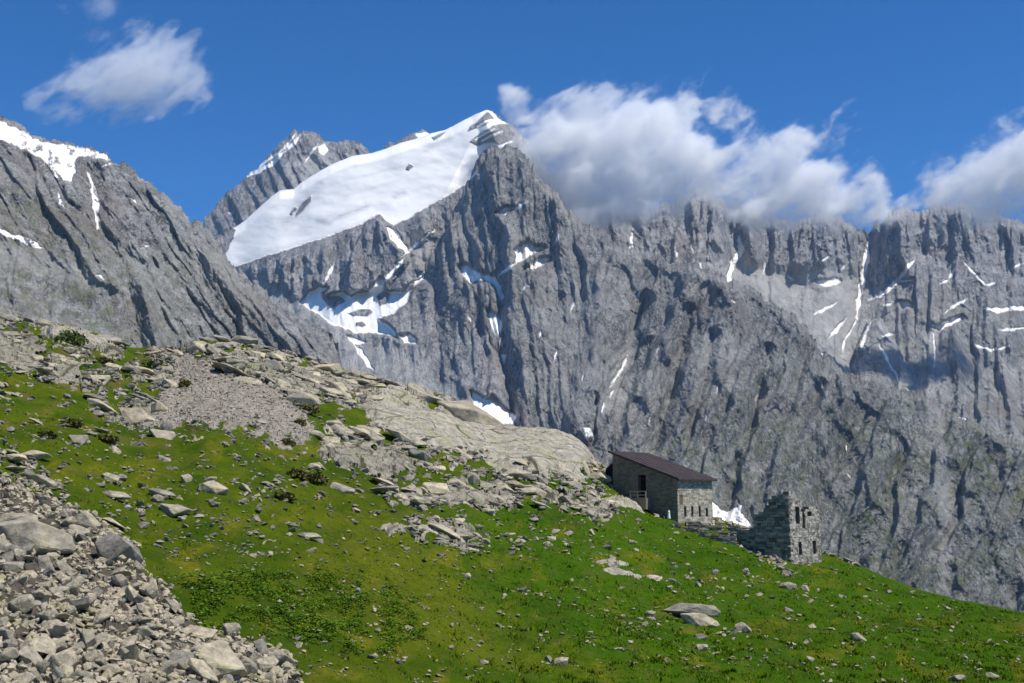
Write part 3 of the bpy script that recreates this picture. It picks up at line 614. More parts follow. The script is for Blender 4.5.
def ground_at(px, py):
    """displaced ground point under pixel px, py"""
    px = np.asarray(px, float); py = np.asarray(py, float)
    j = np.clip(np.round((px - TX0) / TS).astype(int), 0, TNC - 1)
    c = crest_s(px); t = np.clip((py - c) / (YBOT - c), 0, 1) ** (1 / .92)
    i = np.clip(np.round(t * (TNR - 1)).astype(int), 0, TNR - 1)
    return TZ[i, j], i, j

# ------------------------------------------------------------------ rocks
def mat_rock(name, sc, light=1.0, obj=True, crack=False):
    t = NT(name); col = mat_rock_color(t, sc, obj, light)
    if crack: col = t.mix(t.math('MULTIPLY', t.attr('crack'), .85), col, (.045, .045, .02))
    nr = t.bump(t.noise(2.2 * sc, 8, .7), .16 / sc ** .5)
    return t.done(col, nr)
M_ROCK = mat_rock('lichen_granite', 1.2)
M_SCREE = mat_rock('scree_stone', 1.6, 1.28)
M_SLAB = mat_rock('pale_slab_rock', .8, 1.08, False, True)
M_CRAG = mat_rock('cracked_bedrock', 1.0, .84, False, True)
M_GRAVEL = (lambda t: t.done(t.mix(t.ramp(t.noise(1.5, 3), .3, .7), (.27, .245, .20), (.46, .425, .36)), None))(NT('pink_gravel'))

def hull_mesh(name, seed, n=15, flat=.62, detail=0):
    r = random.Random(seed); bm = bmesh.new()
    for _ in range(n):
        v = Vector((r.gauss(0, 1), r.gauss(0, 1), r.gauss(0, 1))).normalized() * r.uniform(.8, 1.0)
        v.x *= r.uniform(.85, 1.05); v.z *= flat; v.y *= .78
        bm.verts.new(v * .5)
    res = bmesh.ops.convex_hull(bm, input=bm.verts)
    bmesh.ops.delete(bm, geom=[g for g in res['geom_interior'] if isinstance(g, bmesh.types.BMVert)], context='VERTS')
    bmesh.ops.dissolve_limit(bm, angle_limit=R(9), verts=bm.verts, edges=bm.edges)
    if detail:
        bmesh.ops.bevel(bm, geom=list(bm.edges), offset=.022, segments=1, affect='EDGES', clamp_overlap=True)
        bmesh.ops.triangulate(bm, faces=bm.faces)
        for _ in range(detail):
            bmesh.ops.subdivide_edges(bm, edges=[e for e in bm.edges if e.calc_length() > .09], cuts=1)
            bmesh.ops.triangulate(bm, faces=bm.faces)
        co = np.array([v.co for v in bm.verts]); 
        d = .05 * fbm(co[:, 0] * 3 + seed, co[:, 1] * 3 + co[:, 2] * 2.3, 4, seed % 50) + .03 * facets(co[:, 0] * 4 + seed, co[:, 1] * 3 + co[:, 2] * 4, seed % 40)
        for v, q in zip(bm.verts, d): v.co *= 1 + q * 1.7
    bmesh.ops.triangulate(bm, faces=bm.faces)
    me = bpy.data.meshes.new(name); bm.to_mesh(me); bm.free()
    return me
LIB_S = [hull_mesh('stone', 100 + k, 12 + k % 6, .45 + .09 * (k % 4)) for k in range(16)]
LIB_B = [hull_mesh('boulder', 300 + k, 20 + k % 7, .6 + .08 * (k % 4), 3) for k in range(10)]
M_ROCKO = mat_rock('lichen_boulder', 4.2, 1.15)
for m in LIB_S + LIB_B: m.materials.append(M_ROCKO)
LIB_C = [hull_mesh('scree_stone', 500 + k, 11 + k % 6, .42 + .1 * (k % 5), 1) for k in range(16)]
M_SCREEO = mat_rock('scree_block', 4.6, 1.28)
for m in LIB_C: m.materials.append(M_SCREEO)

def put(me, name, px, py, w, label, cat, group=None, sx=1, sy=1, sz=1, rot=None, sink=.25, lift=0):
    """stone about w pixels wide standing on the ground at px, py (its foot)"""
    g, i, j = ground_at(px, py)
    wm = w * float(g[1]) / F
    o = bpy.data.objects.new(name, me); C.objects.link(o)
    h = wm * .55 * sz
    o.location = (g[0], g[1], g[2] + h * (.5 - sink) + lift)
    o.scale = (wm * sx * 1.1, wm * sy * 1.1, wm * sz * 1.1)
    o.rotation_euler = rot if rot else (random.uniform(-.5, .5), random.uniform(-.5, .5), random.uniform(0, 2 * PI))
    tag(o, label, cat, group)
    return o

# the large named boulders: px, py(foot), width px, label, scales, rotation
BOULDERS = [
 (30, 548, 66, 'largest slab-topped grey boulder at the top of the scree, dark hollow under its left side', (1, .8, .75), (.25, .2, .2)),
 (116, 566, 44, 'rounded boulder covered in pale yellow green lichen at the scree edge by the grass', (1, .8, 1.15), (0, .5, .4)),
 (218, 660, 62, 'long pale green-topped boulder with a dark overhang low on the scree', (1, .7, .72), (.15, .28, -.12)),
 (197, 628, 38, 'flat grey diamond-shaped boulder lying between scree and leafy plants', (1, .7, .5), (.4, .1, 0)),
 (229, 629, 21, 'small pale block beside the leafy green plants, right of the grey diamond boulder', (1, .8, .85), (.2, -.2, .6)),
 (243, 688, 30, 'angular boulder with an orange lichen spot below the long pale boulder', (1, .8, .7), (.2, .3, .1)),
 (190, 694, 36, 'grey humped boulder at the lower edge of the scree under the long pale boulder', (.9, .8, 1.0), (.1, .4, 1.1)),
 (88, 532, 26, 'pale stone wedged between the two biggest boulders of the scree', (1, .8, .8), None),
 (20, 612, 30, 'squat block with a rusty side among the scree stones near the edge', (1, .9, .8), None),
 (16, 520, 40, 'pale lichened slab leaning behind the largest scree boulder', (1, .7, .5), (.3, .1, .1)),
 (470, 424, 62, 'sharp grey-brown block with a dark overhang on top of the pale slab', (1, .7, .62), (.6, .38, .1)),
 (430, 402, 34, 'flat grey block lying uphill of the dark overhanging block on the pale slab', (1, .7, .45), (.2, .2, .2)),
 (214, 488, 30, 'cracked blocky grey boulder standing alone in the grass above the stone scatter', (1, .8, .72), (.0, .1, .15)),
 (158, 498, 13, 'pale triangular stone in grass between scattered blocks', (1, .8, 1), None),
 (186, 479, 12, 'pointed stone just left of the cracked blocky boulder', (1, .8, 1.1), None),
 (166, 429, 12, 'upright dark grey stone at the foot of the gravel slide', (1, .8, 1.5), (.1, .1, .5)),
 (136, 420, 34, 'low angular rock outcrop block between the gravel slide and grass', (1, .8, .7), (.2, .3, .4)),
 (158, 412, 18, 'dark-shadowed block above the low angular outcrop', (1, .8, .8), None),
 (360, 493, 11, 'single pinkish stone in the grass below the fractured outcrop', (1, .8, .7), None),
 (691, 612, 52, 'broad pale rock with a humped back lying in the lower meadow', (1, .55, .42), (.05, .06, .1)),
 (700, 622, 34, 'jagged pale rock just below the broad humped meadow rock', (1, .6, .55), (.1, .25, .2)),
 (742, 628, 24, 'narrow slanting rock in the meadow right of the humped rocks', (.8, .8, .95), (.2, .6, .2)),
 (859, 644, 18, 'lone tilted grey rock in the open right meadow', (1, .6, .6), (.1, .45, .1)),
 (560, 665, 16, 'rounded grey stone at the meadow bottom, larger of a pair', (1, .8, .85), None),
 (548, 662, 10, 'pale wedge stone leaning next to the rounded grey stone', (1, .8, .85), None),
 (788, 588, 16, 'pale flat-topped block below the ruined tower wall', (1, .7, .6), (0, .1, .1)),
 (806, 591, 11, 'small pale stone right of the flat-topped block under the ruin', (1, .7, .7), None),
 (992, 677, 16, 'pale stone at the lowest corner of the meadow', (1, .7, .6), None),
 (958, 684, 22, 'dark low stone at the bottom edge of the meadow', (1, .7, .5), None),
 (357, 597, 11, 'pale rounded block beside the leafy patch in mid meadow', (1, .8, .9), None),
 (468, 579, 12, 'dark split stone in the middle of the green meadow', (1, .8, .75), None),
 (786, 574, 13, 'stone block heaped with smaller rubble near the foot of the ruin', (1, .8, .9), None),
 (398, 662, 10, 'dark stone with shadowed side low in the meadow', (1, .7, .8), None),
 (650, 616, 12, 'upright pale stone among leafy clumps left of the humped rocks', (1, .8, 1), None),
 (701, 651, 13, 'small pale stone in grass under the humped rocks', (1, .8, .7), None),
]
for k, (px, py, w, lab, s, rot) in enumerate(BOULDERS):
    put(LIB_B[(k * 3 + 1) % 10], 'boulder', px, py, w * 1.25, lab, 'boulder', None, *s, rot=rot, sink=.3)

def in_mask(n, fn, x0, x1, y0, y1):
    out = []
    while len(out) < n:
        px = rng.uniform(x0, x1, 4000); py = rng.uniform(y0, y1, 4000)
        m = fn(px, py) & (py > crest_s(px) + 3)
        out += list(zip(px[m], py[m]))
    return out[:n]
# scree: 290 large stones one by one, the rest as one mass
def not_big(px, py):
    m = np.ones(px.shape, bool)
    for bx, by, w, *_ in BOULDERS[:10]: m &= ((px - bx) ** 2 / (w * .5) ** 2 + (py - by + w * .3) ** 2 / (w * .36) ** 2) > 1
    return m
scr = in_mask(290, lambda x, y: (sdist(x, y, SCREE, 5) > 2) & not_big(x, y), 0, 320, 480, 690)
for k, (px, py) in enumerate(scr):
    w = (11 + 20 * random.random() ** 2.0) * (.75 + .5 * (py - 480) / 200)
    put(LIB_C[k % 16], 'scree_stone', px, py, w, 'angular lichened stone in the boulder scree sloping up from the lower corner', 'stone', 'stones of the scree slope', random.uniform(.8, 1.2), random.uniform(.7, 1.1), random.uniform(.6, 1.1), sink=random.uniform(-.1, .35),
        rot=(random.uniform(-.9, .9), random.uniform(-.9, .9), random.uniform(0, 6.28)))
LIBN = [(np.array([v.co for v in m.vertices]), np.array([p.vertices[:] for p in m.polygons])) for m in LIB_S]
def rot_mats(n, tiltmax):
    a = rng.uniform(0, 2 * PI, n); b = rng.uniform(-tiltmax, tiltmax, n); c = rng.uniform(-tiltmax, tiltmax, n)
    ca, sa, cb, sb, cc, sc_ = np.cos(a), np.sin(a), np.cos(b), np.sin(b), np.cos(c), np.sin(c); z = np.zeros(n); o = np.ones(n)
    Rz = np.stack([ca, -sa, z, sa, ca, z, z, z, o], -1).reshape(n, 3, 3)
    Rx = np.stack([o, z, z, z, cb, -sb, z, sb, cb], -1).reshape(n, 3, 3)
    Ry = np.stack([cc, z, sc_, z, o, z, -sc_, z, cc], -1).reshape(n, 3, 3)
    return Rz @ Rx @ Ry
def stone_mass(name, label, px, py, w, mat, tilt=.9, flat=1.0, lift=.1):
    g, _, _ = ground_at(px, py); n = len(px)
    wm = w * g[:, 1] / F; RM = rot_mats(n, tilt); which = rng.integers(0, 16, n)
    Vs, Fs, off = [], [], 0
    for k in range(16):
        idx = np.where(which == k)[0]; v, f = LIBN[k]
        if not len(idx): continue
        sc = wm[idx, None, None] * 1.1 * np.stack([rng.uniform(.8, 1.25, len(idx)), rng.uniform(.7, 1.1, len(idx)), rng.uniform(.6, 1.1, len(idx)) * flat], -1)[:, None, :]
        q = np.einsum('nij,nkj->nki', RM[idx], v[None] * sc) + g[idx, None, :]; q[..., 2] += (wm[idx] * lift)[:, None]
        Vs.append(q.reshape(-1, 3)); Fs.append((f[None] + (np.arange(len(idx)) * len(v))[:, None, None] + off).reshape(-1, 3)); off += len(idx) * len(v)
    o = mesh_np(name, np.concatenate(Vs), np.concatenate(Fs), mat)
    return tag(o, label, kind='stuff')
pp = np.array(in_mask(9000, lambda x, y: sdist(x, y, SCREE, 5) > -1 - 4 * rng.random(x.shape), -80, 330, 470, 740))
stone_mass('scree', 'small broken stones filling the scree', pp[:, 0], pp[:, 1], (3.4 + 8 * rng.random(len(pp)) ** 2) * np.clip(.6 + .8 * (pp[:, 1] - 480) / 200, .95, 2), M_SCREE)
pp = np.array(in_mask(5200, lambda x, y: sdist(x + 22 * fbm(x / 18, y / 12, 4, 11), y, GRAVEL, 12) > -9 * rng.random(x.shape) ** 3, 110, 330, 345, 460))
stone_mass('gravel', 'pinkish grey gravel slide below the crest', pp[:, 0], pp[:, 1], 1.4 + 3.4 * rng.random(len(pp)) ** 4, M_GRAVEL, .4, .5)
def rk_at(px, py):
    g, i, j = ground_at(px, py); return RK[i, j]
pp = np.array(in_mask(5200, lambda x, y: (rk_at(x, y) > .2) & (sdist(x, y, OUTS[0][0][1], 3) < 0) & (rng.random(x.shape) < .3 + .7 * (fbm(x / 14, y / 8, 3, 55) > .0)), -60, 640, 312, 560))
stone_mass('rubble', 'loose broken rubble over the upper bedrock', pp[:, 0], pp[:, 1], 2.5 + 9.5 * rng.random(len(pp)) ** 2.2, M_ROCK, .45, .8)
pp = np.array(in_mask(3000, lambda x, y: (fbm(x / 26, y / 12, 4, 63) > .04) & (sdist(x, y, SCREE, 5) < 0), -60, 1024, 340, 683))
stone_mass('stone_litter', 'countless little stones littered through the grass', pp[:, 0], pp[:, 1], 2.6 + 5.5 * rng.random(len(pp)) ** 3, M_ROCK, .5, .6, .2)
# small loose stones in the grass: about 280 one by one
CL = [(118, 480, 40, 14, 22, 'loose grey stone in the long scatter across the grass above the scree'), (150, 512, 34, 12, 30, 'loose grey stone in the long scatter across the grass above the scree'), (215, 518, 36, 12, 26, 'loose grey stone in the long scatter across the grass above the scree'),
      (262, 492, 26, 12, 22, 'pale stone in the broken patch right of the cracked blocky boulder'), (262, 540, 50, 16, 22, 'pale stone in the broken patch right of the cracked blocky boulder'), (285, 655, 26, 20, 26, 'pale stone spilled from the scree into the meadow'),
      (420, 480, 60, 8, 22, 'small pale stone below the fractured outcrop'), (520, 540, 60, 10, 30, 'white stone scattered in the lush grass below the bedrock'), (600, 555, 60, 12, 16, 'white stone scattered in the lush grass below the bedrock'), (340, 650, 90, 26, 16, 'small stone in the lower meadow'), (470, 640, 80, 34, 20, 'small stone in the lower meadow'),
      (640, 622, 30, 14, 16, 'pale stone among the leafy clumps left of the humped rocks'), (720, 575, 50, 14, 24, 'small pale stone in the grass below the terrace wall'), (770, 640, 110, 26, 14, 'small stone on the open slope of the right meadow'), (840, 600, 60, 14, 8, 'small stone on the open slope of the right meadow')]
for cx_, cy_, sx_, sy_, n, lab in CL:
    for _ in range(n):
        px = random.gauss(cx_, sx_ * .6); py = random.gauss(cy_, sy_ * .6)
        if py > 680 or py < crest_s(px) + 6 or (px < 300 and sdist(np.array([px]), np.array([py]), SCREE, 3)[0] > -2): continue
        w = 4.5 + 11 * random.random() ** 2.2
        put(LIB_S[random.randrange(16)], 'stone', px, py, w, lab, 'stone', 'stones: ' + lab, 1, .8, random.uniform(.5, .9), sink=.3)

# ------------------------------------------------------------------ bedrock outcrops
LIBD = LIB_B + LIB_C
def block_outcrop(label, poly, H, s):
    """fractured bedrock: tightly packed joint blocks, all dipping the same way, half buried"""
    r = random.Random(s); xs = [q[0] for q in poly]; ys = [q[1] for q in poly]
    sp = (9 + 6 * H) ; pts = []
    area = (max(xs) - min(xs)) * (max(ys) - min(ys)); dip = r.uniform(.1, .3)
    for _ in range(int(area * .9)):
        x, y = r.uniform(min(xs), max(xs)), r.uniform(min(ys), max(ys))
        q = sp * r.uniform(.45, 1.0)
        if sdist(np.array([x]), np.array([y]), poly, 3)[0] < .5: continue
        if all(((x - a) / 1.25) ** 2 + ((y - b) * 1.9) ** 2 > ((q + c) * .5) ** 2 for a, b, c in pts): pts.append((x, y, q))
    cx_, cy_ = sum(xs) / len(xs), sum(ys) / len(ys); g0, _, _ = ground_at(cx_, cy_)
    root = empty('rock_outcrop', Vector(g0)); tag(root, label, 'rock outcrop')
    for x, y, q in pts:
        g, _, _ = ground_at(x, y); w = q * float(g[1]) / F * 1.75
        k = r.randrange(len(LIBD)); me = (LIB_B + LIB_C)[k]
        e = Matrix.Rotation(dip + r.uniform(-.2, .2), 3, 'Y') @ Matrix.Rotation(r.uniform(-.25, .25), 3, 'X') @ Matrix.Rotation(r.uniform(-.5, .5) + (PI if r.random() < .5 else 0), 3, 'Z')
        o = bpy.data.objects.new('joint_block', me); C.objects.link(o); o.parent = root
        o.location = Vector(g - g0 + np.array([0, 0, w * .04])); o.rotation_euler = e.to_euler()
        o.scale = (w * r.uniform(1.0, 1.45), w * 1.1, w * r.uniform(.6, 1.0))
    return root
def outcrop(label, poly, H, s, mk, fs=2.0, tilt=.9, edge=6, name='rock_outcrop', drop=0, stripes=0, warp=3.5, crack=.5, fsc=.75):
    root = None
    if mk != 'slab':
        root = block_outcrop(label, poly, H, s)
        if s not in (67, 69, 71, 73, 75, 83, 85, 81, 89, 91): return root
        H = H * .35; fsc = .5
    slab = mk == 'slab'; mat = M_SLAB if slab else M_CRAG; H = H * (.8 if slab else .62)
    xs = [q[0] for q in poly]; ys = [q[1] for q in poly]
    st = .6
    gx = np.arange(min(xs) - 6, max(xs) + 6, st); gy = np.arange(min(ys) - 6, max(ys) + 6, st)
    PX, PY = np.meshgrid(gx, gy)
    wx = warp * fbm(PX / 12, PY / 8, 4, s + 4) * 2; wy = warp * .7 * fbm(PX / 12 + 3, PY / 8, 4, s + 5) * 2
    d = sdist(PX + wx, PY + wy, poly, 16)
    if not slab: d = d - 9 * sstep(-.06, .12, fbm(PX / 13, PY / 6, 4, s + 44)) * sstep(30, 12, d)
    keep = d > -2.5
    pyc = np.maximum(PY + drop, crest_s(PX) + .2)
    B = P(PX, pyc, D_ground(PX, pyc) + .45 * np.maximum(crest_s(PX) + .2 - PY - drop, 0)); X, Y = B[..., 0], B[..., 1]
    u = .7 * fbm(X / 11, Y / 11, 3, 15)
    wX = X + .3 * Y + .4 * fbm(X / 3, Y / 3, 2, s + 7); wY = Y * .55 + .3 * fbm(X / 3, Y / 3 + 7, 2, s + 8)
    h = H * (sstep(-2.5, edge * 1.3, d) * .65 + .35 * sstep(0, edge * 4, d))
    f = fsc * ledges(X / (fs / 3.2), (B[..., 2] + .04 * Y) / (fs / 3.2), s) * (fs / 3.2) ** .5 - .2
    if stripes: f = f + stripes * (1 - np.abs(perlin((X + .55 * (PY - min(ys)) * .1) / .55, Y / 9, s + 9)) * 2)
    Z = B[..., 2] + u + h + f * sstep(-2, 4, d) - .5 * sstep(0, -2.5, d)
    V = np.stack([X, Y, Z], -1)
    kf = keep[:-1, :-1] & keep[1:, 1:] & keep[:-1, 1:] & keep[1:, :-1]
    q = grid_faces(len(gy), len(gx), kf); q = q[:, ::-1]
    used, inv = np.unique(q, return_inverse=True)
    o = mesh_np(name, V.reshape(-1, 3)[used], inv.reshape(-1, 4)[:, ::-1], mat, attrs={'crack': cracks(X * (1 if not slab else .3), (B[..., 2] + .04 * Y) * (1 if not slab else .5), s, 1 if not slab else .5).ravel()[used]})
    if root is None: return tag(o, label, 'rock outcrop')
    o.name = 'bedrock_base'; o.data.name = 'bedrock_base'; o.parent = root; o.location = -root.location
    return root
for a, k in OUTS: outcrop(*a, **k)
rb = in_mask(280, lambda x, y: (rk_at(x, y) > .3) & (sdist(x, y, OUTS[0][0][1], 3) < 0) & (y < 560), -10, 640, 314, 560)
for k, (px, py) in enumerate(rb):
    put(LIB_C[k % 16], 'rock_block', px, py, 11 + 22 * random.random() ** 2, 'angular weathered block lying on the broken bedrock of the upper slope', 'rock', 'blocks on the upper bedrock', random.uniform(.9, 1.5), random.uniform(.7, 1.1), random.uniform(.45, .85),
        sink=random.uniform(.1, .4), rot=(random.uniform(-.35, .35), random.uniform(-.1, .5), random.uniform(-.6, .6)))
# two upright dark slabs on the crest
for px, w, lab in ((181, 10, 'taller dark upright slab standing on the crest'), (187, 9, 'broader dark upright slab next to the taller one on the crest'), (173, 6, 'short thin stone left of the two dark upright slabs')):
    put(LIB_B[3], 'standing_stone', px, 353, w, lab, 'standing stone', None, .5, .5, 2.2 if px > 176 else 1.5, rot=(.05, .08, .4), sink=.2)

# ------------------------------------------------------------------ grass, leafy plants, shrubs
def leaf_mat(name, a, b):
    t = NT(name); col = t.mix(t.attr('tint'), a, b); col = t.mix(t.ramp(t.attr('tint'), 1.05, 1.3), col, (.34, .29, .12)); t.b.inputs['Roughness'].default_value = .9; t.b.inputs['Specular IOR Level'].default_value = .03
    return t.done(col)
M_GRASS = leaf_mat('grass_blades', (.05, .11, .001), (.18, .185, .006))
M_LEAF = leaf_mat('broad_leaves', (.055, .12, .006), (.13, .22, .02))
M_SHRUB = leaf_mat('heath_leaves', (.06, .055, .018), (.15, .14, .04))
M_BUSH = leaf_mat('bush_leaves', (.05, .08, .018), (.12, .16, .04))
def blades(name, label, base, h, w, tint, mat, lean=.5):
    n = len(base); a = rng.uniform(0, 2 * PI, n); d = np.stack([np.cos(a), np.sin(a), a * 0], -1)
    b = rng.uniform(0, 2 * PI, n); ln = np.stack([np.cos(b), np.sin(b), b * 0], -1) * (lean * h * rng.random(n))[:, None]
    up = np.stack([a * 0, a * 0, h], -1)
    V = np.stack([base - d * w[:, None] * .5, base + d * w[:, None] * .5, base + ln + up], 1)
    o = mesh_np(name, V, np.arange(n * 3).reshape(-1, 3), mat, attrs={'tint': np.repeat(tint, 3)})
    return tag(o, label, kind='stuff')
N = 200000
px = rng.uniform(-60, 1085, N); u = rng.random(N); py = crest_s(px) + 1 + (700 - crest_s(px)) * u
g, gi, gj = ground_at(px, py)
bare = np.maximum(np.maximum(RK[gi, gj], GV[gi, gj]), SC[gi, gj])
ok = (bare < .3) & (rng.random(N) < .95)
g = g[ok]; gi = gi[ok]; gj = gj[ok]; D = g[:, 1]; pxs = px[ok]
yl = yel[gi, gj]; 
cl = .85 * np.clip(.6 + 1.6 * fbm(g[:, 0] / 1.1, g[:, 1] / 1.4, 3, 92), .25, 1.7); h = cl * (.06 + .15 * rng.random(len(g)) ** 2) * (.8 + .5 * lush[gi, gj]); w = h * .55 * (.6 + rng.random(len(g)))
tint = np.clip(.15 + .55 * yl + .5 * brn[gi, gj] + rng.normal(0, .16, len(g)) + .5 * fbm(g[:, 0] / 3, g[:, 1] / 3, 4, 91), 0, 1)
tint = np.where(rng.random(len(g)) < .05, 1.4, np.maximum(tint, .12))
g = g - np.array([0, 0, .02])
blades('grass', 'short alpine grass over the hillside', g, h, w, tint, M_GRASS, .9)

def leaf_quads(c, nrm_spread, size, n_per):
    """small leaf faces around each centre"""
    n = len(c) * n_per; cc = np.repeat(c, n_per, 0); s = np.repeat(size, n_per)
    a = rng.uniform(0, 2 * PI, n); rr = s * rng.uniform(.2, .9, n)
    p = cc + np.stack([np.cos(a) * rr, np.sin(a) * rr, s * rng.uniform(.1, .8, n)], -1)
    d = np.stack([np.cos(a), np.sin(a), rng.uniform(-.2, .6, n)], -1); d /= np.linalg.norm(d, axis=1)[:, None]
    q = np.stack([-np.sin(a), np.cos(a), rng.uniform(-.3, .3, n)], -1)
    L = (s * rng.uniform(.35, .6, n))[:, None]
    V = np.stack([p - d * L * .5, p - q * L * .35, p + d * L * .5, p + q * L * .35], 1)
    return V
m = []
while len(m) < 2600:
    px = rng.uniform(170, 440, 3000); py = rng.uniform(565, 665, 3000); _, i, j = ground_at(px, py)
    k = (veg[i, j] * np.clip(.45 + 2.2 * fbm(px / 24, py / 12, 4, 44), 0, 1) > rng.random(3000)) & (SC[i, j] < .3); m += list(zip(px[k], py[k]))
for (cx_, cy_, sx_, sy_, n) in ((630, 625, 24, 12, 350), (650, 600, 30, 10, 160), (700, 645, 40, 14, 180), (560, 600, 60, 20, 160), (860, 570, 24, 6, 120), (660, 535, 30, 7, 160), (720, 545, 40, 6, 200), (625, 495, 18, 8, 160), (100, 520, 30, 10, 60), (440, 560, 50, 16, 150)):
    m += list(zip(rng.normal(cx_, sx_, n), rng.normal(cy_, sy_, n)))
m = np.array(m); m = m[m[:, 1] > crest_s(m[:, 0]) + 3]; c, _, _ = ground_at(m[:, 0], m[:, 1])
V = leaf_quads(c, .5, rng.uniform(.08, .26, len(c)), 9)
o = mesh_np('ground_cover', V, np.arange(len(V) * 4).reshape(-1, 4), M_LEAF, attrs={'tint': np.repeat(rng.random(len(V)), 4)}); tag(o, 'broad-leaved green plants in dense patches', kind='stuff')

M_STEM = (lambda t: t.done((.09, .065, .045)))(NT('woody_stem'))
SHRUBS = [(70, 345, 26, 14, M_BUSH, 'fresh green bush on the crest under the pale dome'), (154, 368, 18, 6, M_BUSH, 'low green bush at the top edge of the gravel slide'), (307, 417, 15, 8, M_SHRUB, 'brown-green rounded heath cushion right of the gravel slide'), (299, 424, 9, 5, M_SHRUB, 'smaller reddish heath cushion just below the rounded one'),
          (222, 372, 12, 5, M_SHRUB, 'low heath cushion halfway down the gravel slide'), (185, 388, 10, 7, M_SHRUB, 'dark little shrub on the left side of the gravel slide'), (72, 430, 16, 6, M_SHRUB, 'dark brown heath cushion in the upper left meadow'), (46, 440, 14, 5, M_SHRUB, 'flat heath cushion left of the dark brown one'), (107, 446, 14, 5, M_SHRUB, 'heath cushion between the upper stones and the scatter'),
          (312, 485, 24, 9, M_SHRUB, 'wide dark heath mat below the fractured outcrop'), (297, 478, 14, 6, M_SHRUB, 'narrow heath mat left of the wide dark mat'), (286, 446, 14, 5, M_SHRUB, 'small heath mat at the lower tip of the gravel slide'), (580, 470, 10, 6, M_BUSH, 'green tuft bush in a crack of the crest slab'), (104, 363, 14, 5, M_SHRUB, 'reddish heath cushion in the rocks under the crest'), (285, 500, 16, 6, M_SHRUB, 'low dark heath right of the cracked blocky boulder')]
def shrub(px, py, w, hpx, mat, lab):
    g, _, _ = ground_at(px, py); s = float(g[1]) / F; W = w * s * .6; H = hpx * s * .95
    root = empty('shrub', Vector(g)); tag(root, lab, 'shrub', None)
    n = int(260 + w * 30)
    th = rng.uniform(0, 2 * PI, n); ph = np.arccos(rng.uniform(0, 1, n)); r = rng.uniform(.5, 1.0, n) * (1 + .8 * perlin(th * 1.6 + px, ph * 2 + px, 5))
    p = np.stack([np.cos(th) * np.sin(ph) * r * W, np.sin(th) * np.sin(ph) * r * W * .9, np.cos(ph) * r * H], -1)
    d = rng.normal(0, 1, (n, 3)); d /= np.linalg.norm(d, axis=1)[:, None]; q = np.cross(d, rng.normal(0, 1, (n, 3))); q /= np.linalg.norm(q, axis=1)[:, None]
    L = rng.uniform(.10, .2, n)[:, None] * (1 if mat is M_BUSH else .85)
    V = np.stack([p - d * L, p - q * L * .6, p + d * L, p + q * L * .6], 1)
    mesh_np('foliage', V, np.arange(n * 4).reshape(-1, 4), mat, root, attrs={'tint': np.repeat(rng.random(n), 4)})
    bm = bmesh.new()
    for k in range(5):
        a = k * 1.26; tip = Vector((math.cos(a) * W * .5, math.sin(a) * W * .5, H * .7)); mtx = Matrix.Translation(tip * .5) @ tip.to_track_quat('Z', 'Y').to_matrix().to_4x4()
        bmesh.ops.create_cone(bm, segments=5, radius1=.03, radius2=.012, depth=tip.length, matrix=mtx)
    me = bpy.data.meshes.new('stem'); bm.to_mesh(me); bm.free(); me.materials.append(M_STEM)
    so = bpy.data.objects.new('stem', me); C.objects.link(so); so.parent = root
for a in SHRUBS: shrub(*a)

# ------------------------------------------------------------------ stone hut and ruin
def mat_masonry(name, a, b, dark=(.07, .065, .06)):
    t = NT(name); at = t.attr('tint')
    col = t.mix(at, a, b)
    col = t.mix(t.ramp(t.noise(4, 6, .7), .5, .72, 0, .55), col, dark)
    col = t.mix(t.ramp(t.noise(1.1, 4, .6), .52, .7, 0, .35), col, (.26, .20, .13))
    return t.done(col, t.bump(t.noise(9, 6, .7), .05))
M_HUT = mat_masonry('hut_masonry', (.24, .21, .16), (.56, .51, .41), (.17, .145, .11))
M_HUTSHADE = mat_masonry('hut_shade_masonry', (.15, .125, .09), (.25, .215, .16), (.10, .08, .06))  # smoother, browner hut stone; the shade of the sunless side is in its colour
M_RUINSHADE = mat_masonry('ruin_shade_masonry', (.13, .11, .085), (.44, .40, .33), (.05, .045, .035))  # ruin stone with the shaded wall's darkness painted in; reused for terrace walls
M_RUIN = mat_masonry('ruin_masonry', (.16, .14, .11), (.56, .53, .46), (.055, .048, .04))
def simple(name, col, rough=.8, noise=0):
    t = NT(name); t.b.inputs['Roughness'].default_value = rough
    if noise: return t.done(t.mix(t.ramp(t.noise(noise, 5, .7), .35, .65), tuple(x * .7 for x in col), tuple(x * 1.25 for x in col)))
    return t.done(col)
M_ROOF = simple('weathered_roof_sheet', (.062, .047, .045), .6, 1.2)
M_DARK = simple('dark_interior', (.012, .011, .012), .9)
M_WOOD = simple('shutter_wood', (.20, .12, .055), .8, 6)
M_GWOOD = simple('grey_wood', (.33, .28, .22), .8, 6)
M_WHITE = simple('white_paint', (.78, .77, .74), .7)

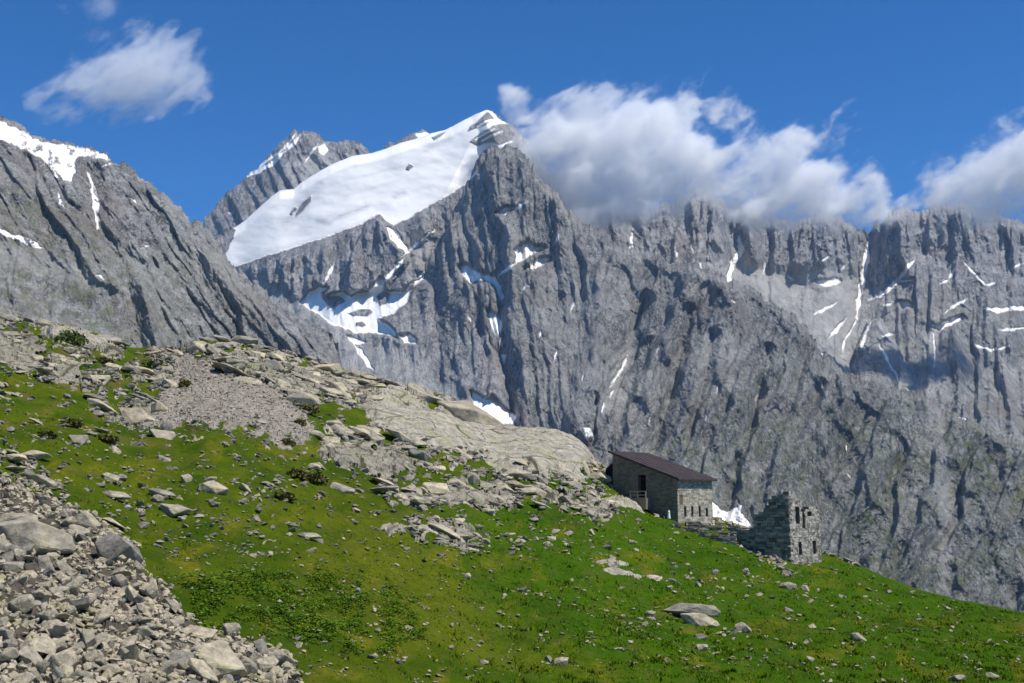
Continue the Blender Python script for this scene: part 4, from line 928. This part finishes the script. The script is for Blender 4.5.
BOXF = np.array([[0, 3, 2, 1], [4, 5, 6, 7], [0, 1, 5, 4], [1, 2, 6, 5], [2, 3, 7, 6], [3, 0, 4, 7]])
def boxes(name, B, mat, parent, tints=None):
    """B: list of 8-corner arrays"""
    V = np.concatenate(B); n = len(B)
    Fq = (BOXF[None] + (np.arange(n) * 8)[:, None, None]).reshape(-1, 4)
    t = np.repeat(rng.random(n) if tints is None else tints, 8)
    return mesh_np(name, V, Fq, mat, parent, attrs={'tint': t})
def box8(o, ex, ey, x0, x1, y0, y1, z0, z1, j=0.0, zt=None):
    """corners of a box in the frame o, ex, ey, world z; j jitters each corner; zt optional tops at x0, x1"""
    za, zb = (z1, z1) if zt is None else zt
    c = [(x0, y0, z0), (x1, y0, z0), (x1, y1, z0), (x0, y1, z0), (x0, y0, za), (x1, y0, zb), (x1, y1, zb), (x0, y1, za)]
    a = np.array([o + ex * q[0] + ey * q[1] + np.array([0, 0, q[2]]) for q in c])
    return a + (rng.uniform(-j, j, a.shape) if j else 0)
def stone_wall(name, o, ex, n, L, z0, top, thick, openings, mat, parent, course=.22, smin=.3, smax=.75, jit=.02, proud=.05, round_top=True):
    """a coursed wall of single stones; ex along it, n its outward normal; top(x) the height; openings (x0,x1,z0,z1)"""
    B = []; z = z0
    while True:
        h = course * rng.uniform(.75, 1.25)
        x = -rng.uniform(0, .15); xs = []
        anyb = False
        while x < L:
            w = rng.uniform(smin, smax); segs = [(max(x, 0), min(x + w, L))]
            for (a, b, c, d) in openings:
                if z + h * .5 > c and z + h * .5 < d:
                    ns = []
                    for s0, s1 in segs:
                        if s1 <= a or s0 >= b: ns.append((s0, s1)); continue
                        if s0 < a: ns.append((s0, a))
                        if s1 > b: ns.append((b, s1))
                    segs = ns
            for s0, s1 in segs:
                if s1 - s0 < .05: continue
                tp = top((s0 + s1) / 2)
                if z + (h * .6 if round_top else 0) > tp: continue
                anyb = True
                z1 = z + h if round_top else min(z + h, 1e9)
                zt = None
                if not round_top:
                    ta, tb = top(s0), top(s1)
                    zt = (min(z + h, ta), min(z + h, tb))
                pr = rng.uniform(0, proud)
                B.append(box8(o, ex, n, s0 + .008, s1 - .008, -thick, pr, z + .008, z1 - .006, jit, zt))
                B.append(box8(o, ex, n, s0 - .004, s1 + .004, -thick + .04, -.035, z - .004, z1 + .002, 0, zt))
            x += w
        z += h
        if z > z0 + 12 or (not anyb and z > z0 + 1): break
    t = rng.random(len(B)); t[1::2] = .0
    return boxes(name, B, mat, parent, t)

AL = R(40); HD = 113.0
es = np.array([-math.cos(AL), math.sin(AL), 0]); el = np.array([math.sin(AL), math.cos(AL), 0])
nS = np.array([-math.sin(AL), -math.cos(AL), 0]); nL = np.array([math.cos(AL), -math.sin(AL), 0])
C0 = P(678, 521, HD); LS, WL = 7.7, 6.7
hut = empty('stone_hut', Vector(C0)); tag(hut, 'stone mountain hut with a single-pitch dark roof standing on the green shoulder', 'hut')
def sub(v): return np.asarray(v) - C0
O0 = np.zeros(3)
zE = (500 - 479.5) / F * HD - C0[2]; zH = (500 - 454.5) / F * (HD + 4.9) - C0[2]
topS = lambda x: zE + (zH - zE) * x / LS
dx0 = LS * .50; 
px2s = lambda px: (678 - px) / (678 - 614) * LS
door = (px2s(647.5), px2s(639.5), .0, 0)
dz0 = (500 - 497.5) / F * (HD + 2.6) - C0[2]; dz1 = (500 - 476) / F * (HD + 2.6) - C0[2]
door = (px2s(647.5), px2s(639.8), dz0, dz1)
wz = lambda py, px: (500 - py) / F * (HD + 5.1 * (px - 678) / 35) - C0[2]
wx_ = lambda px: (px - 678) / 35 * WL
slits = [(wx_(a) , wx_(a + 2.2), wz(516.0, a), wz(506.8, a)) for a in (684.0, 691.0, 698.5, 705.8)]
upw = (wx_(679.6), wx_(682.8), wz(504.5, 681), wz(495.5, 681))
stone_wall('side_wall', O0, es, nS, LS, -1.6, topS, .5, [door], M_HUTSHADE, hut, .16, .2, .5, .01, .03, False)
stone_wall('front_wall', O0 + 0, el, nL, WL, -1.6, lambda x: zE, .5, slits + [upw], M_HUT, hut, .2, .3, .7, .012, .03, False)
stone_wall('end_wall', el * WL, es, -nS, LS, -1.6, topS, .5, [], M_HUT, hut, .3, .5, 1.1, .01, .02, False)
stone_wall('back_wall', es * LS, el, -nL, WL, -.5, lambda x: zH, .5, [], M_HUT, hut, .3, .5, 1.1, .01, .02, False)
# roof
ov = .45; B = []
rs0, rs1 = -ov, LS + .35
B.append(box8(O0, es, el, rs0, rs1, -.35, WL + .35, 0, 0, 0)); sl = (zH - zE) / LS
b = B[0]; zz = [zE + sl * rs0, zE + sl * rs1]
for k, (xx) in enumerate((rs0, rs1, rs1, rs0)): b[k, 2] = zE + sl * xx + .03; b[k + 4, 2] = zE + sl * xx + .2
roof = boxes('roof', B, M_ROOF, hut)
B = []
for k in range(9):
    y = -.35 + (WL + .7) * k / 8; q = box8(O0, es, el, rs0, rs1, y - .03, y + .03, 0, 0, 0)
    for i, xx in enumerate((rs0, rs1, rs1, rs0)): q[i, 2] = zE + sl * xx + .195; q[i + 4, 2] = zE + sl * xx + .24
    B.append(q)
boxes('seam_strips', B, M_ROOF, roof)
# low dark lean-to at the uphill end
leanto = empty('lean_to', Vector((0, 0, 0))); leanto.parent = hut
boxes('lean_to_wall', [box8(es * (LS + .03), es, el, 0, 1.1, .3, 3.2, zH - 3.4, zH - .75, 0, (zH - .75, zH - 1.5))], M_DARK, leanto)
# door, windows
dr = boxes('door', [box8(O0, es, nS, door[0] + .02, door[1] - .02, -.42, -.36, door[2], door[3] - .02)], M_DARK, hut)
boxes('door_frame', [box8(O0, es, nS, door[0] - .0, door[0] + .07, -.34, -.26, door[2], door[3] - .03), box8(O0, es, nS, door[1] - .07, door[1], -.34, -.26, door[2], door[3] - .03)], M_WOOD, dr)
for k, s in enumerate(slits):
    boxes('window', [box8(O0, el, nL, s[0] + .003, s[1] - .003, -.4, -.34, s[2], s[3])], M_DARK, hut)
sh = boxes('shutter', [box8(O0, el, nL, upw[0] + .02, upw[1] - .02, -.12, -.05, upw[2], upw[3])], M_WOOD, hut)
# landing with railing before the door
lx0, lx1 = door[0] - .7, door[1] + .35
ld = boxes('landing', [box8(O0, es, nS, lx0, lx1, .05, 1.1, door[2] - 1.2, door[2] - .05, .03)], M_HUTSHADE, hut)
rl = [box8(O0, es, nS, a, a + .08, 1.0, 1.08, door[2] - .06, door[2] + .55) for a in (lx0 + .03, (lx0 + lx1) / 2, lx1 - .12)]
rl.append(box8(O0, es, nS, lx0, lx1, .98, 1.1, door[2] + .55, door[2] + .64)); rl.append(box8(O0, es, nS, lx0 + .1, lx1 - .1, 1.02, 1.06, door[2] + .2, door[2] + .28))
boxes('railing', rl, M_GWOOD, hut)
# white marker by the wall foot
mk = empty('marker_stone', Vector(P(669, 518.5, 111.6))); tag(mk, 'small white upright marker standing against the foot of the hut side wall', 'marker')
def cone_obj(name, r1, r2, h, mat, parent, z=0, seg=8):
    bm = bmesh.new(); bmesh.ops.create_cone(bm, cap_ends=True, segments=seg, radius1=r1, radius2=r2, depth=h, matrix=Matrix.Translation((0, 0, z + h / 2)))
    me = bpy.data.meshes.new(name); bm.to_mesh(me); bm.free(); me.materials.append(mat); o = bpy.data.objects.new(name, me); C.objects.link(o); o.parent = parent; return o
cone_obj('post', .16, .10, .62, M_WHITE, mk, 0); cone_obj('cap', .12, .03, .2, M_WHITE, mk, .62)
pk = empty('marker_post', Vector(P(693, 523, 112))); tag(pk, 'thin white post in the rubble below the hut front', 'post')
cone_obj('pole', .04, .035, .7, M_WHITE, pk); cone_obj('foot', .12, .1, .12, M_RUIN, pk)

# the ruin
RD = 104.0; R0 = P(791, 564.5, RD); rm = RD / F
ruin = empty('ruined_house', Vector(R0)); tag(ruin, 'roofless ruined stone building with stepped broken walls and slit windows', 'ruin')
rz = lambda py, k=0: (564.5 - py) * rm + k
LR, WR = 3.5, 6.2
rx_ = lambda px: (px - 791) / 30.0 * WR
sx = lambda px: (791 - px) / 37.0 * LR
def top_dark(x):
    prof = [(0, 494), (.9, 494), (1.0, 496.5), (1.65, 497), (1.7, 502), (2.1, 503), (2.2, 508), (2.6, 509), (2.65, 514), (3.0, 514.5), (3.05, 519), (3.5, 520), (6, 528)]
    return rz(np.interp(x, [q[0] for q in prof], [q[1] for q in prof])) + x * .0
def top_lit(x):
    prof = [(0, 494), (rx_(796), 494), (rx_(797), 500), (rx_(802.5), 501.5), (rx_(803), 516), (rx_(805), 521), (rx_(807), 512), (rx_(809), 509), (rx_(812), 507.5), (rx_(820), 508.5), (rx_(820.4), 516), (WR, 518)]
    return rz(np.interp(x, [q[0] for q in prof], [q[1] for q in prof]))
op = lambda a, b, c, d: (rx_(a), rx_(b), rz(d), rz(c))
stone_wall('dark_side_wall', O0, es, nS, LR, -1.5, top_dark, .7, [], M_RUINSHADE, ruin, .27, .3, .9, .05, .14)
stone_wall('slit_window_wall', O0, el, nL, WR, -1.5, top_lit, .6, [op(796.6, 800.8, 509, 525.5), op(803.2, 806.0, 517, 529), op(798.6, 802, 544, 557), op(812.8, 816, 542.5, 556), op(808.5, 813.2, 513.5, 518.5)], M_RUIN, ruin, .2, .25, .6, .02, .05)
stone_wall('rear_wall', el * WR, es, -nS, LR * .8, -1.5, lambda x: rz(516 + 6 * x), .6, [], M_RUIN, ruin, .21, .25, .7, .03, .09)
stone_wall('lower_side_wall', es * LR, es, nS, 2.6, -1.0, lambda x: rz(529 + 2.2 * x), .8, [], M_RUINSHADE, ruin, .2, .3, .8, .03, .1)
# terrace walls between hut and ruin
def free_wall(label, a, b, h, name='dry_stone_wall', da=0, db=0, th=.6, sink=.8, mat=M_RUINSHADE):
    pa = P(a[0], a[1], a[2]); pb = P(b[0], b[1], b[2]); v = pb - pa; L = math.hypot(v[0], v[1]); ex = np.array([v[0], v[1], 0]) / L; n = np.array([ex[1], -ex[0], 0])
    if n[1] > 0: n = -n
    w = empty(name, Vector(pa)); tag(w, label, 'stone wall')
    s = v[2] / L
    stone_wall('stonework', O0, ex, n, L, min(0, v[2]) - sink, lambda x: s * x + h * (.8 + .4 * float(perlin(np.array(x * 1.3), np.array(a[0] * .1), 3))), th, [], mat, w, .2, .3, .9, .04, .1)
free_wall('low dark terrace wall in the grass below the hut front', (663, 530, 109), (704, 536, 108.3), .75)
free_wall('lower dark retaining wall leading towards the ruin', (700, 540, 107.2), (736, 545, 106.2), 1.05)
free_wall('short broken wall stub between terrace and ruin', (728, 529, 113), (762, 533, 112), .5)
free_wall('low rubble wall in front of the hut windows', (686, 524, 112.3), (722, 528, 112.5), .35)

# rubble around the ruin: single stones
RUB = [(700, 765, 517, 533, 95, 'fallen wall stone in the rubble between hut and ruin'), (726, 786, 538, 568, 95, 'pale fallen stone in the strip of rubble running down beside the dark ruin wall'), (822, 858, 549, 566, 34, 'fallen stone in the heap at the far corner of the ruin'), (760, 800, 562, 574, 22, 'stone in the grass at the foot of the ruin'), (655, 700, 517, 527, 16, 'stone at the foot of the hut')]
for x0, x1, y0, y1, n, lab in RUB:
    for _ in range(n):
        t = random.random(); px = x0 + (x1 - x0) * t
        py = random.uniform(y0, y1) if x1 - x0 > 45 and y0 < 520 else y0 + (y1 - y0) * (t * .85 + random.gauss(.07, .07))
        py = max(py, crest_s(px) + 2)
        put(LIB_S[random.randrange(16)], 'rubble_stone', px, py, 3.5 + 6.5 * random.random() ** 2, lab, 'stone', 'stones: ' + lab, 1.2, .8, random.uniform(.5, .9), sink=.1)

# ------------------------------------------------------------------ clouds
def cloud(name, label, discs, Dc, thick, dens, soft, namp, nscale, vox, seed, cut=.0, anis=.55, grow=1.45):
    """discs: px, py, radius px; a ragged bank of vapour around them at distance Dc"""
    m = Dc / F; V, rad = [], []
    r = random.Random(seed)
    for (px, py, rp) in discs:
        V.append(P(px, py, Dc + r.uniform(-.4, .4) * thick * m)); rad.append(rp * m * grow)
        V.append(P(px + r.uniform(-.5, .5) * rp, py + r.uniform(-.5, .5) * rp, Dc + r.uniform(-1, 1) * thick * m)); rad.append(rp * m * grow * r.uniform(.5, .8))
    V = np.array(V); rad = np.array(rad)
    cen = V.mean(0); V = V - cen
    vd = bpy.data.volumes.new(name); o = bpy.data.objects.new(name, vd); C.objects.link(o); o.location = Vector(cen); vd.materials.append(M_CLOUD)
    lo = (V - rad[:, None]).min(0); hi = (V + rad[:, None]).max(0)
    ng = bpy.data.node_groups.new(name, 'GeometryNodeTree'); ng.interface.new_socket('Geometry', in_out='INPUT', socket_type='NodeSocketGeometry'); ng.interface.new_socket('Geometry', in_out='OUTPUT', socket_type='NodeSocketGeometry')
    N = ng.nodes; Ln = ng.links.new; N.new('NodeGroupInput'); go = N.new('NodeGroupOutput')
    pos = N.new('GeometryNodeInputPosition').outputs[0]
    def vm(op, a, b):
        n = N.new('ShaderNodeVectorMath'); n.operation = op
        for k, q in enumerate((a, b)):
            if isinstance(q, tuple): n.inputs[k].default_value = q
            else: Ln(q, n.inputs[k])
        return n
    def mth(op, a, b=None, clamp=False):
        n = N.new('ShaderNodeMath'); n.operation = op; n.use_clamp = clamp
        for k, q in enumerate((a, b)):
            if q is None: continue
            if isinstance(q, (int, float)): n.inputs[k].default_value = q
            else: Ln(q, n.inputs[k])
        return n.outputs[0]
    def nz(vec, scale, det, rough, col=False):
        n = N.new('ShaderNodeTexNoise'); n.inputs['Scale'].default_value = scale; n.inputs['Detail'].default_value = det; n.inputs['Roughness'].default_value = rough
        Ln(vm('ADD', vec, (seed * 3311.0, seed * 771.0, 0)).outputs[0], n.inputs['Vector']); return n.outputs[1 if col else 0]
    rt = N.new('ShaderNodeVectorRotate'); rt.rotation_type = 'Y_AXIS'; Ln(pos, rt.inputs['Vector']); rt.inputs['Angle'].default_value = R(32)
    st = vm('MULTIPLY', rt.outputs[0], (anis, 1.0, 1.0)).outputs[0]      # the wind draws the vapour out up and to the side
    w = vm('SUBTRACT', nz(st, nscale * .7, 3, .5, True), (.5, .5, .5)).outputs[0]
    sc = N.new('ShaderNodeVectorMath'); sc.operation = 'SCALE'; Ln(w, sc.inputs[0]); sc.inputs['Scale'].default_value = namp
    wp = vm('ADD', pos, sc.outputs[0]).outputs[0]
    tot = None
    for (p, rr) in zip(V, rad):
        d = vm('DISTANCE', wp, tuple(p)).outputs['Value']
        q = mth('SUBTRACT', 1.0, mth('MULTIPLY', d, 1.0 / float(rr)), True)
        q = mth('MULTIPLY', mth('MULTIPLY', q, q), min(1.0, float(rr) / m / 30 + .25))
        tot = q if tot is None else mth('ADD', tot, q)
    tot = mth('MINIMUM', mth('MULTIPLY', tot, 1.7), 1.5)
    fb = nz(vm('ADD', st, sc.outputs[0]).outputs[0], nscale * 1.1, 12, .68)
    x = mth('SUBTRACT', tot, mth('ADD', mth('MULTIPLY', mth('SUBTRACT', fb, .5), 6.5), .5 + cut))
    x = mth('MULTIPLY', x, mth('MULTIPLY', tot, 6.0, True))
    x = mth('DIVIDE', x, soft, True)
    x = mth('MULTIPLY', mth('MULTIPLY', x, x), dens)
    vc = N.new('GeometryNodeVolumeCube'); Ln(x, vc.inputs['Density'])
    vc.inputs['Min'].default_value = tuple(lo); vc.inputs['Max'].default_value = tuple(hi)
    for k, ax in enumerate('XYZ'): vc.inputs['Resolution ' + ax].default_value = int(max(8, min(420, (hi - lo)[k] / vox)))
    sm = N.new('GeometryNodeSetMaterial'); Ln(vc.outputs[0], sm.inputs[0]); sm.inputs['Material'].default_value = M_CLOUD
    Ln(sm.outputs[0], go.inputs[0])
    md = o.modifiers.new('vapour', 'NODES'); md.node_group = ng
    return tag(o, label, 'cloud')
M_CLOUD = bpy.data.materials.new('cloud_vapour'); M_CLOUD.use_nodes = True
for n in list(M_CLOUD.node_tree.nodes):
    if n.type == 'BSDF_PRINCIPLED': M_CLOUD.node_tree.nodes.remove(n)
pv = M_CLOUD.node_tree.nodes.new('ShaderNodeVolumePrincipled'); pv.inputs['Color'].default_value = (.99, .99, .99, 1); pv.inputs['Anisotropy'].default_value = .0; pv.inputs['Density'].default_value = 1.0
M_CLOUD.node_tree.links.new(pv.outputs[0], M_CLOUD.node_tree.nodes['Material Output'].inputs['Volume'])

BANK = [(508, 112, 12), (520, 104, 10), (560, 108, 12), (600, 112, 14), (640, 108, 18), (535, 165, 20), (620, 215, 16), (650, 215, 16), (690, 210, 18), (870, 175, 12), (905, 195, 12), (820, 215, 14), (740, 215, 16), (515, 118, 8), (535, 122, 14), (560, 130, 22), (560, 160, 26), (590, 135, 28), (590, 175, 34), (622, 150, 36), (625, 190, 28), (655, 130, 28), (680, 108, 22), (700, 95, 16), (722, 110, 12), (738, 120, 7), (665, 165, 32), (640, 195, 22), (690, 150, 20), (700, 178, 24), (735, 170, 22), (760, 158, 20), (785, 150, 20), (810, 138, 16), (832, 126, 12), (852, 116, 7), (770, 185, 26), (750, 205, 18), (800, 180, 22), (835, 175, 14), (800, 210, 20), (830, 200, 16), (860, 195, 15), (880, 200, 13), (862, 215, 13), (886, 192, 8), (725, 195, 16), (545, 150, 16), (570, 195, 16), (600, 205, 16), (675, 205, 14), (705, 205, 14), (775, 212, 14), (848, 212, 15), (900, 203, 11), (720, 212, 14), (760, 222, 12), (880, 216, 12)]
cloud('cloud', 'big white cloud bank wrapped round the ridge right of the summit', BANK, 3760, 22, .019, .9, 380, .010, 4.5, 1, -.06, .6, 2.0)
cloud('cloud', 'cloud covering the ridge at the far right end', [(1030, 150, 22), (930, 182, 12), (890, 208, 10), (915, 204, 9), (940, 202, 12), (965, 204, 13), (990, 206, 14), (1015, 212, 16), (915, 198, 9), (935, 192, 14), (955, 186, 18), (975, 180, 22), (1000, 170, 28), (1025, 165, 32), (1050, 160, 36), (1000, 190, 16), (960, 172, 8)], 3700, 22, .019, .9, 380, .010, 4.5, 2, -.06, .6, 2.0)
cloud('cloud', 'lone ragged cloud in the blue sky over the snowy ridge', [(42, 98, 10), (60, 95, 14), (80, 88, 18), (102, 78, 22), (125, 68, 24), (148, 58, 22), (160, 45, 15), (150, 85, 20), (165, 95, 13), (180, 78, 14), (190, 92, 7), (172, 60, 14), (120, 95, 14), (155, 105, 8), (200, 72, 5)], 5200, 14, .007, .9, 520, .009, 6.0, 3, -.16, .45, 2.4)
cloud('cloud', 'faint wisp of cloud at the top edge above the lone cloud', [(85, 8, 10), (100, 4, 12), (66, 12, 6), (178, 4, 5), (110, 10, 6)], 5200, 8, .004, .9, 110, .008, 10.0, 4, -.1, .6, 2.2)
cloud('cloud', 'small wisp of cloud at the upper right edge', [(1018, 116, 8), (1028, 110, 10)], 4300, 6, .006, .9, 50, .012, 8.0, 5, .1, .6, 1.7)

# ------------------------------------------------------------------ air
if HAZE:
    bm = bmesh.new(); bmesh.ops.create_cube(bm, size=1)
    bmesh.ops.scale(bm, vec=(12000, 7400, 3200), verts=bm.verts); bmesh.ops.translate(bm, vec=(0, 3100, 350), verts=bm.verts)
    me = bpy.data.meshes.new('haze'); bm.to_mesh(me); bm.free()
    mh = bpy.data.materials.new('air'); mh.use_nodes = True
    for n in list(mh.node_tree.nodes):
        if n.type == 'BSDF_PRINCIPLED': mh.node_tree.nodes.remove(n)
    hv = mh.node_tree.nodes.new('ShaderNodeVolumePrincipled'); hv.inputs['Color'].default_value = (.45, .66, 1, 1); hv.inputs['Density'].default_value = HAZE
    mh.node_tree.links.new(hv.outputs[0], mh.node_tree.nodes['Material Output'].inputs['Volume'])
    me.materials.append(mh); ho = bpy.data.objects.new('haze', me); C.objects.link(ho); tag(ho, 'thin blue mountain air', kind='stuff')
